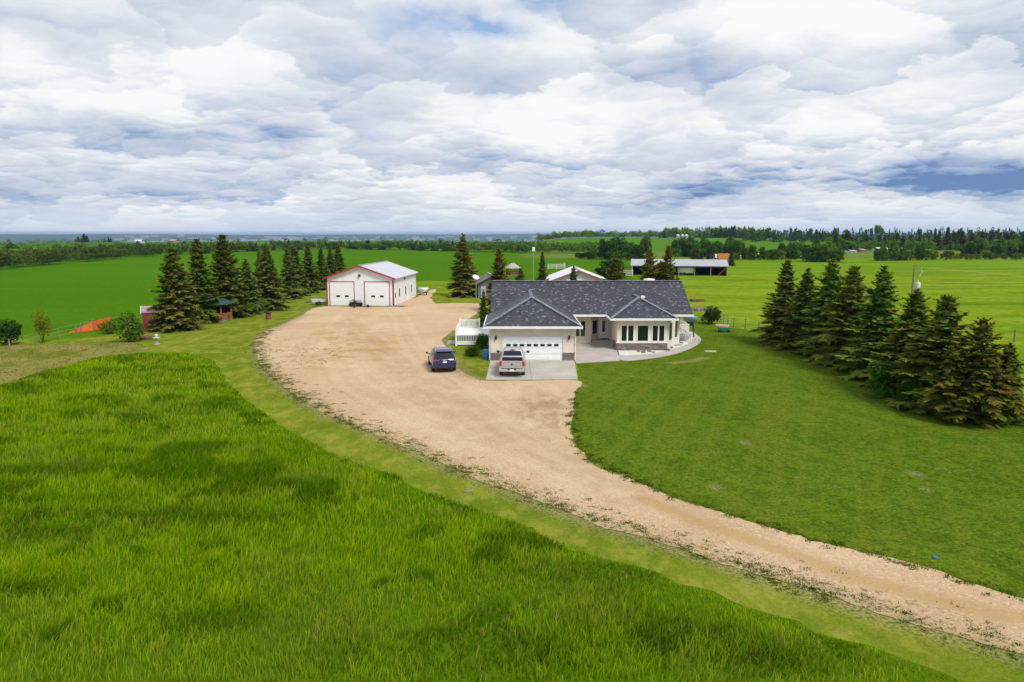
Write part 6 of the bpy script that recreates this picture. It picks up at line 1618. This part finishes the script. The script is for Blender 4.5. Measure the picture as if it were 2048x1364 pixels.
# things by the workshop
t = thing('utility_trailer', 'small pale utility trailer parked at the left wall of the workshop', 'trailer', (*G(637, 610), 0), R(25))
m = MB(); m.box(-1.1, 1.1, -.7, .7, .55, .62); m.box(-1.1, 1.1, -.7, -.65, .62, .95); m.box(-1.1, 1.1, .65, .7, .62, .95); m.box(1.05, 1.1, -.65, .65, .62, .95); m.box(-1.1, -1.05, -.65, .65, .62, .95); m.build('bed', mat('pale_trailer', (.50, .50, .52), .5, var=.15), t)
m = MB(); m.bar((-1.1, -.5, .52), (-2.2, 0, .5), .07); m.bar((-1.1, .5, .52), (-2.2, 0, .5), .07); m.build('drawbar', M_BLACK, t)
for sy in (-.82, .82): m = MB(); m.lathe((0, sy, .33), [(.15, -.09), (.33, -.08), (.33, .08), (.15, .09)], 18, 'y'); m.build('wheel', M_RUBBER, t, smooth=True)
def quad_bike(x, y, rz):
    t = thing('quad_bike', 'black and white quad bike parked between the two workshop doors', 'quad bike', (x, y, 0), rz)
    for sx in (-.42, .42):
        for sy in (-.6, .62): m = MB(); m.lathe((sx, sy, .28), [(.12, -.12), (.27, -.12), (.28, 0), (.27, .12), (.12, .12)], 16, 'x'); m.build('wheel', M_RUBBER, t, smooth=True)
    m = MB(); m.box(-.22, .22, -.85, .85, .32, .6); m.build('frame', M_BLACK, t, bevel=.05)
    m = MB(); m.box(-.5, .5, .35, .95, .62, .76); m.box(-.5, .5, -.95, -.35, .62, .74); m.build('mudguard', mat('white_plastic', (.62, .60, .56), .5), t, bevel=.06)
    m = MB(); m.box(-.16, .16, -.45, .30, .66, .84); m.build('seat', M_RUBBER, t, bevel=.06)
    m = MB(); m.tube([(-.42, .38, 1.02), (0, .5, 1.0), (.42, .38, 1.02)], .025, 8); m.tube([(0, .5, 1.0), (0, .6, .7)], .03, 8); m.build('handlebar', M_BLACK, t)
    m = MB(); m.box(-.4, .4, .45, .9, .80, .83); m.box(-.4, .4, -.9, -.45, .80, .83); m.build('rack', M_BLACK, t)
quad_bike(*G(712, 612), R(70))
t = thing('tow_dolly', 'black trailer tongue lying on the gravel by the quad bike', 'trailer tongue', (*G(722, 616), .02), R(10))
m = MB(); m.bar((-1.6, -.1, .22), (1.5, 0, .25), .1); m.bar((-1.3, .2, .2), (1.3, .35, .25), .06); m.build('frame', M_BLACK, t)
for sx in (-1.0, 1.0): m = MB(); m.lathe((sx, .5, .22), [(.08, -.08), (.22, -.08), (.22, .08), (.08, .08)], 14, 'y'); m.build('wheel', M_RUBBER, t)
GB = 'grey boards lying before the workshop'
for k in range(4):
    b = MB(); b.box(-1.5, 1.5, -.09, .09, 0, .05); prop(b, 'board', M_GREYWOOD, 'grey wooden board lying on the gravel in front of the right workshop door', 'board', (-17.9 + .12 * k, 104.0 + .32 * k, .03), R(-28 + 5 * k), group=GB)
t = thing('fuel_tank', 'silver horizontal fuel tank on skids behind the workshop', 'fuel tank', (-16.2, 124.2, 0), R(12))
m = MB(); m.lathe((0, 0, .95), [(.10, -1.05), (.45, -.98), (.55, -.85), (.55, .85), (.45, .98), (.10, 1.05)], 20, 'x'); m.build('tank', M_STEEL, t, smooth=True)
for sx in (-.6, .6): m = MB(); m.box(sx - .06, sx + .06, -.45, .45, 0, .5); m.build('skid', M_BLACK, t)
t = thing('pipe_stack', 'white pipes leaning at the back corner of the workshop', 'pipes', (-17.6, 123.4, 0), R(-35))
m = MB(); m.tube([(0, 0, .1), (2.6, 0, 1.0)], .06, 8); m.tube([(0, .25, .1), (2.6, .2, 1.1)], .06, 8); m.build('pipe', M_TRIM, t)
# garden corner right of the house
b = MB(); b.tube([(0, 0, 0), (0, 0, 1.7)], .05, 6); prop(b, 'marker_post', mat('orange_paint', (.70, .24, .02), .5), 'thin orange marker post at the right gable of the house', 'post', (*G(1383, 602), 0))
b = MB()
for k in range(14): b.tube([(-1.1 + .04 * (k % 3), -.1 + .16 * (k % 7), .12 + .2 * (k // 7)), (1.1, -.1 + .16 * (k % 7), .12 + .2 * (k // 7))], .085, 7)
prop(b, 'firewood_pile', M_WOOD, 'small stack of brown firewood logs out in the right pasture', 'firewood', (*G(1396, 603), 0), .2)
b = MB(); b.prism([(-1.6, -.5), (1.6, -.6), (1.7, .5), (-1.5, .6)], 0, .35)
for k in range(8): b.sphere((-1.4 + .4 * k, -.35, .3), .3, 7, 5, (1, .8, .8))
prop(b, 'rock_border', mat('mixed_stone', (.20, .16, .15), .9, var=.4), 'low border of piled stones behind the rounded bush', 'stone border', (*G(1402, 622), 0), .05)
t = thing('roof_dish', 'round white water tank showing above the house ridge', 'water tank', (15.6, 77.8, 0))
m = MB(); m.lathe((0, 0, 0), [(.62, 0), (.62, 5.55), (.66, 5.6), (.66, 5.85), (.6, 5.95), (.15, 6.0)], 20); m.build('body', M_TRIM, t, smooth=True); t.name = 'water_tank'
# cattle pens left of the pole shed
def rail_fence(label, pts, z, m, n, hh=1.5, rails=4):
    x0, y0 = pts[0]; t = thing('cattle_pen', label, 'cattle pen', (x0, y0, z)); P = [Vector((p[0] - x0, p[1] - y0, 0)) for p in pts]
    for a, b in zip(P[:-1], P[1:]):
        k = max(2, int((b - a).length / 3)); r = MB()
        for j in range(rails): r.bar(a + Vector((0, 0, .3 + hh * .8 * j / (rails - 1))), b + Vector((0, 0, .3 + hh * .8 * j / (rails - 1))), .05, .16)
        r.build('rail', m, t)
        for i in range(k): q = a.lerp(b, i / k); p = MB(); p.box(q.x - .09, q.x + .09, q.y - .09, q.y + .09, 0, hh + .1); p.build('post', m, t)
M_WHITEW = mat('white_rail', (.62, .62, .62), .6, var=.1)
rail_fence('white board cattle pen left of the open pole shed', [G(1204, 553), G(1265, 553), G(1264, 545)], 0, M_WHITEW, 6)
rail_fence('white rail pen behind the ridge of the white barn', [G(1096, 538), G(1130, 538), G(1127, 533)], 0, M_WHITEW, 6)
rail_fence('dark weathered plank pen behind the white cattle pen', [G(1205, 546), G(1262, 546)], 0, mat('dark_planks', (.075, .06, .055), .9), 6, 2.0, 5)
# white trailer inside the shed
t = thing('camper_trailer', 'white box trailer stored inside the open pole shed', 'trailer', (46.9, 185.2, 0), R(-10.7))
m = MB(); m.box(-2.1, 2.1, -1, 1.2, .55, 2.15); m.build('body', mat('white_box', (.72, .72, .72), .5), t, bevel=.25)
for sx in (-1.2, -.3): m = MB(); m.lathe((sx, -1.0, .38), [(.15, -.1), (.38, -.1), (.38, .1), (.15, .1)], 16, 'y'); m.build('wheel', M_RUBBER, t)
m = MB(); m.bar((2.0, 0, .6), (3.1, 0, .5), .1); m.build('drawbar', M_BLACK, t)

# ------------------------------------------------------------------ far buildings and vehicles
def far_house(name, label, cat, u, v, D, wpx, hpx, wallm, roofm, group=None, depth=8.):
    x = (u - 1024) / F_PX * D; z = hz(x, D); w = wpx / F_PX * D; h = hpx / F_PX * D
    t = thing(name, label, cat, (x, D, z), 0, group)
    b = MB(); b.box(-w / 2, w / 2, 0, depth, 0, h * .62); b.build('wall', wallm, t)
    r = MB(); r.slab([(-w * .54, -.3, h * .60), (w * .54, -.3, h * .60), (w * .54, depth / 2, h), (-w * .54, depth / 2, h)], .1); r.slab([(-w * .54, depth / 2, h), (w * .54, depth / 2, h), (w * .54, depth + .3, h * .60), (-w * .54, depth + .3, h * .60)], .1); r.build('roof', roofm, t)
    d = MB(); d.box(-w * .12, w * .12, -.05, .02, .02, h * .45); d.build('door', M_GREYWOOD, t)
M_PALEW = mat('pale_wall', (.55, .55, .56), .7, var=.1); M_PALER = mat('pale_far_roof', (.62, .64, .68), .5)
GS = 'grain silos on the hill crest'
for k, u in enumerate((1352, 1361, 1369)):
    D = 835; x = (u - 1024) / F_PX * D; t = thing('grain_silo', 'small pale steel grain silo on the hill crest among light green trees', 'silo', (x, D, hz(x, D)), 0, GS)
    m = MB(); m.lathe((0, 0, 0), [(2.2, 0), (2.2, 3.2)], 16); m.build('body', M_STEEL, t, smooth=True); m = MB(); m.lathe((0, 0, 3.2), [(2.4, 0), (.3, 1.5), (.1, 1.6)], 16); m.build('roof', M_PALER, t, smooth=True)
far_house('farm_shed', 'long white roofed farm shed in the far yard by the spruce belt', 'shed', 1762, 490, 405, 20, 9, M_PALEW, M_PALER)
far_house('farm_shed', 'small brown walled farm house in the far yard', 'house', 1722, 492, 400, 9, 7, mat('far_brown', (.25, .14, .10), .8), mat('far_red_roof', (.34, .17, .14), .7))
far_house('farm_shed', 'pale low shed at the left of the far yard', 'shed', 1703, 494, 395, 11, 5, M_PALEW, mat('far_grey_roof', (.36, .36, .38), .7))
far_house('farm_shed', 'pale tent shaped shelter at the right of the far yard', 'shed', 1788, 493, 400, 12, 6, M_PALEW, M_PALER)
far_house('farm_house', 'tiny white roofed house on the far left below the skyline', 'house', 283, 488, 800, 13, 7, M_PALEW, M_PALER)
far_house('farm_house', 'tiny brownish house in the trees on the far left', 'house', 352, 487, 820, 12, 7, mat('far_tan', (.34, .25, .21), .8), mat('far_tan_roof', (.36, .27, .24), .8))
far_house('farm_house', 'reddish brown house among spruces on the right skyline', 'house', 1727, 474, 560, 14, 7, mat('far_rust', (.22, .10, .07), .8), mat('far_rust_roof', (.30, .16, .12), .8))
x, y = G(1436, 519); x2, y2 = G(1448, 519)
t = thing('freight_container', 'orange steel container standing beyond the pole shed', 'container', (x2, y2, hz(x2, y2)))
m = MB(); m.box(-2.4, 2.4, 0, 2.2, .1, 2.5); m.build('body', mat('orange_container', (.62, .20, .03), .6, var=.1), t, bevel=.03)
t = thing('dark_trailer', 'dark trailer with white front beside the orange container', 'trailer', (x2 - 4.3, y2, hz(x2, y2)))
m = MB(); m.box(-1.4, .3, 0, 2., .5, 2.2); m.build('body', M_DARK, t); m = MB(); m.box(.32, 1.2, 0, 2., .5, 2.3); m.build('front', M_TRIM, t)
for sx in (-1., .6): m = MB(); m.lathe((sx, -.02, .4), [(.15, -.1), (.4, -.1), (.4, .1), (.15, .1)], 12, 'y'); m.build('wheel', M_RUBBER, t)
def far_car(u, v, label, m, group=None):
    x, y = G(u, v); t = thing('parked_car', label, 'car', (x, y, hz(x, y)), R(90), group)
    b = MB(); b.loft([half_ring(yy, [(ww * .85, zb), (ww, zb + .2), (ww, zt - .1), (ww * .9, zt)]) for yy, ww, zb, zt in ((-2.2, .7, .4, .8), (-2.1, .85, .3, .95), (0, .9, .25, .95), (1.9, .85, .3, .85), (2.2, .7, .4, .7))]); b.build('body', m, t, smooth=True)
    g = MB(); g.loft([rrect(-1.8, .9, .80, .92, .15), rrect(-1.4, .4, .68, 1.3, .15), rrect(-1.1, .1, .5, 1.42, .15)]); g.build('cabin', M_CARGLASS, t, smooth=True)
    for sx in (-.8, .8):
        for sy in (-1.35, 1.35): w = MB(); w.lathe((sx, sy, .33), [(.15, -.1), (.33, -.1), (.33, .1), (.15, .1)], 12, 'x'); w.build('wheel', M_RUBBER, t)
far_car(1474, 516, 'white car parked right of the orange container beyond the field', M_TRIM)
far_car(1484, 518, 'pale silver car parked beside the white one beyond the field', M_SILVER)
far_car(1596, 517, 'silver car half hidden under the trees beyond the right field', M_SILVER)
far_car(1641, 516, 'white car under the rounded tree clump beyond the right field', M_TRIM)
far_car(1512, 512, 'white van-like car beside the cream heap in the hedge', M_TRIM)
b = MB()
for k in range(12): b.sphere((random.uniform(-3, 3), random.uniform(-.8, .8), .4), random.uniform(.4, .9), 7, 5, (1, 1, .8))
x, y = G(1523, 515); prop(b, 'rubble_heap', mat('cream_rubble', (.55, .48, .40), .9, var=.2), 'cream coloured heap of rubble in the far hedge', 'rubble heap', (x, y, hz(x, y)))
b = MB()
for k in range(16): b.sphere((random.uniform(-9, 9), random.uniform(-2, 2), .3), random.uniform(.5, 1.2), 7, 5, (1.3, 1, .6))
x, y = G(1745, 500); prop(b, 'scrap_heap', mat('pinkish_scrap', (.42, .32, .30), .9, var=.4), 'pinkish heap of scrap and earth before the far white sheds', 'scrap heap', (x, y, hz(x, y)))
# the town on the horizon: a far-off mass of pale blocks
rt = random.Random(4); b = MB()
for k in range(150):
    a = rt.uniform(-.52, .10); D = rt.uniform(4200, 9500); x, y = D * math.sin(a), D * math.cos(a); z = hz(x, y); w = rt.uniform(10, 45); h = rt.uniform(6, 18) * (2.2 if rt.random() < .06 else 1)
    b.box(x - w, x + w, y, y + 30, z - 5, z + h)
o = b.build('distant_town', mat('far_town', (.36, .38, .42), .8, var=.1), None); tag(o, 'pale buildings of a distant town along the blue horizon', 'town', None, 'stuff')

# ------------------------------------------------------------------ air
b = MB(); b.box(-17000, 17000, -17000, 17000, -62, 34)
hm = bpy.data.materials.new('haze_air'); hm.use_nodes = True
T = NT(hm.node_tree); T.n.clear(); ho = T.new('ShaderNodeOutputMaterial'); pv = T.new('ShaderNodeVolumePrincipled')
pv.inputs['Color'].default_value = (.42, .66, 1.0, 1); pv.inputs['Density'].default_value = 8e-5; pv.inputs['Anisotropy'].default_value = .3
T.l.new(pv.outputs[0], ho.inputs['Volume'])
o = b.build('haze', hm); tag(o, kind='stuff'); o.display_type = 'WIRE'
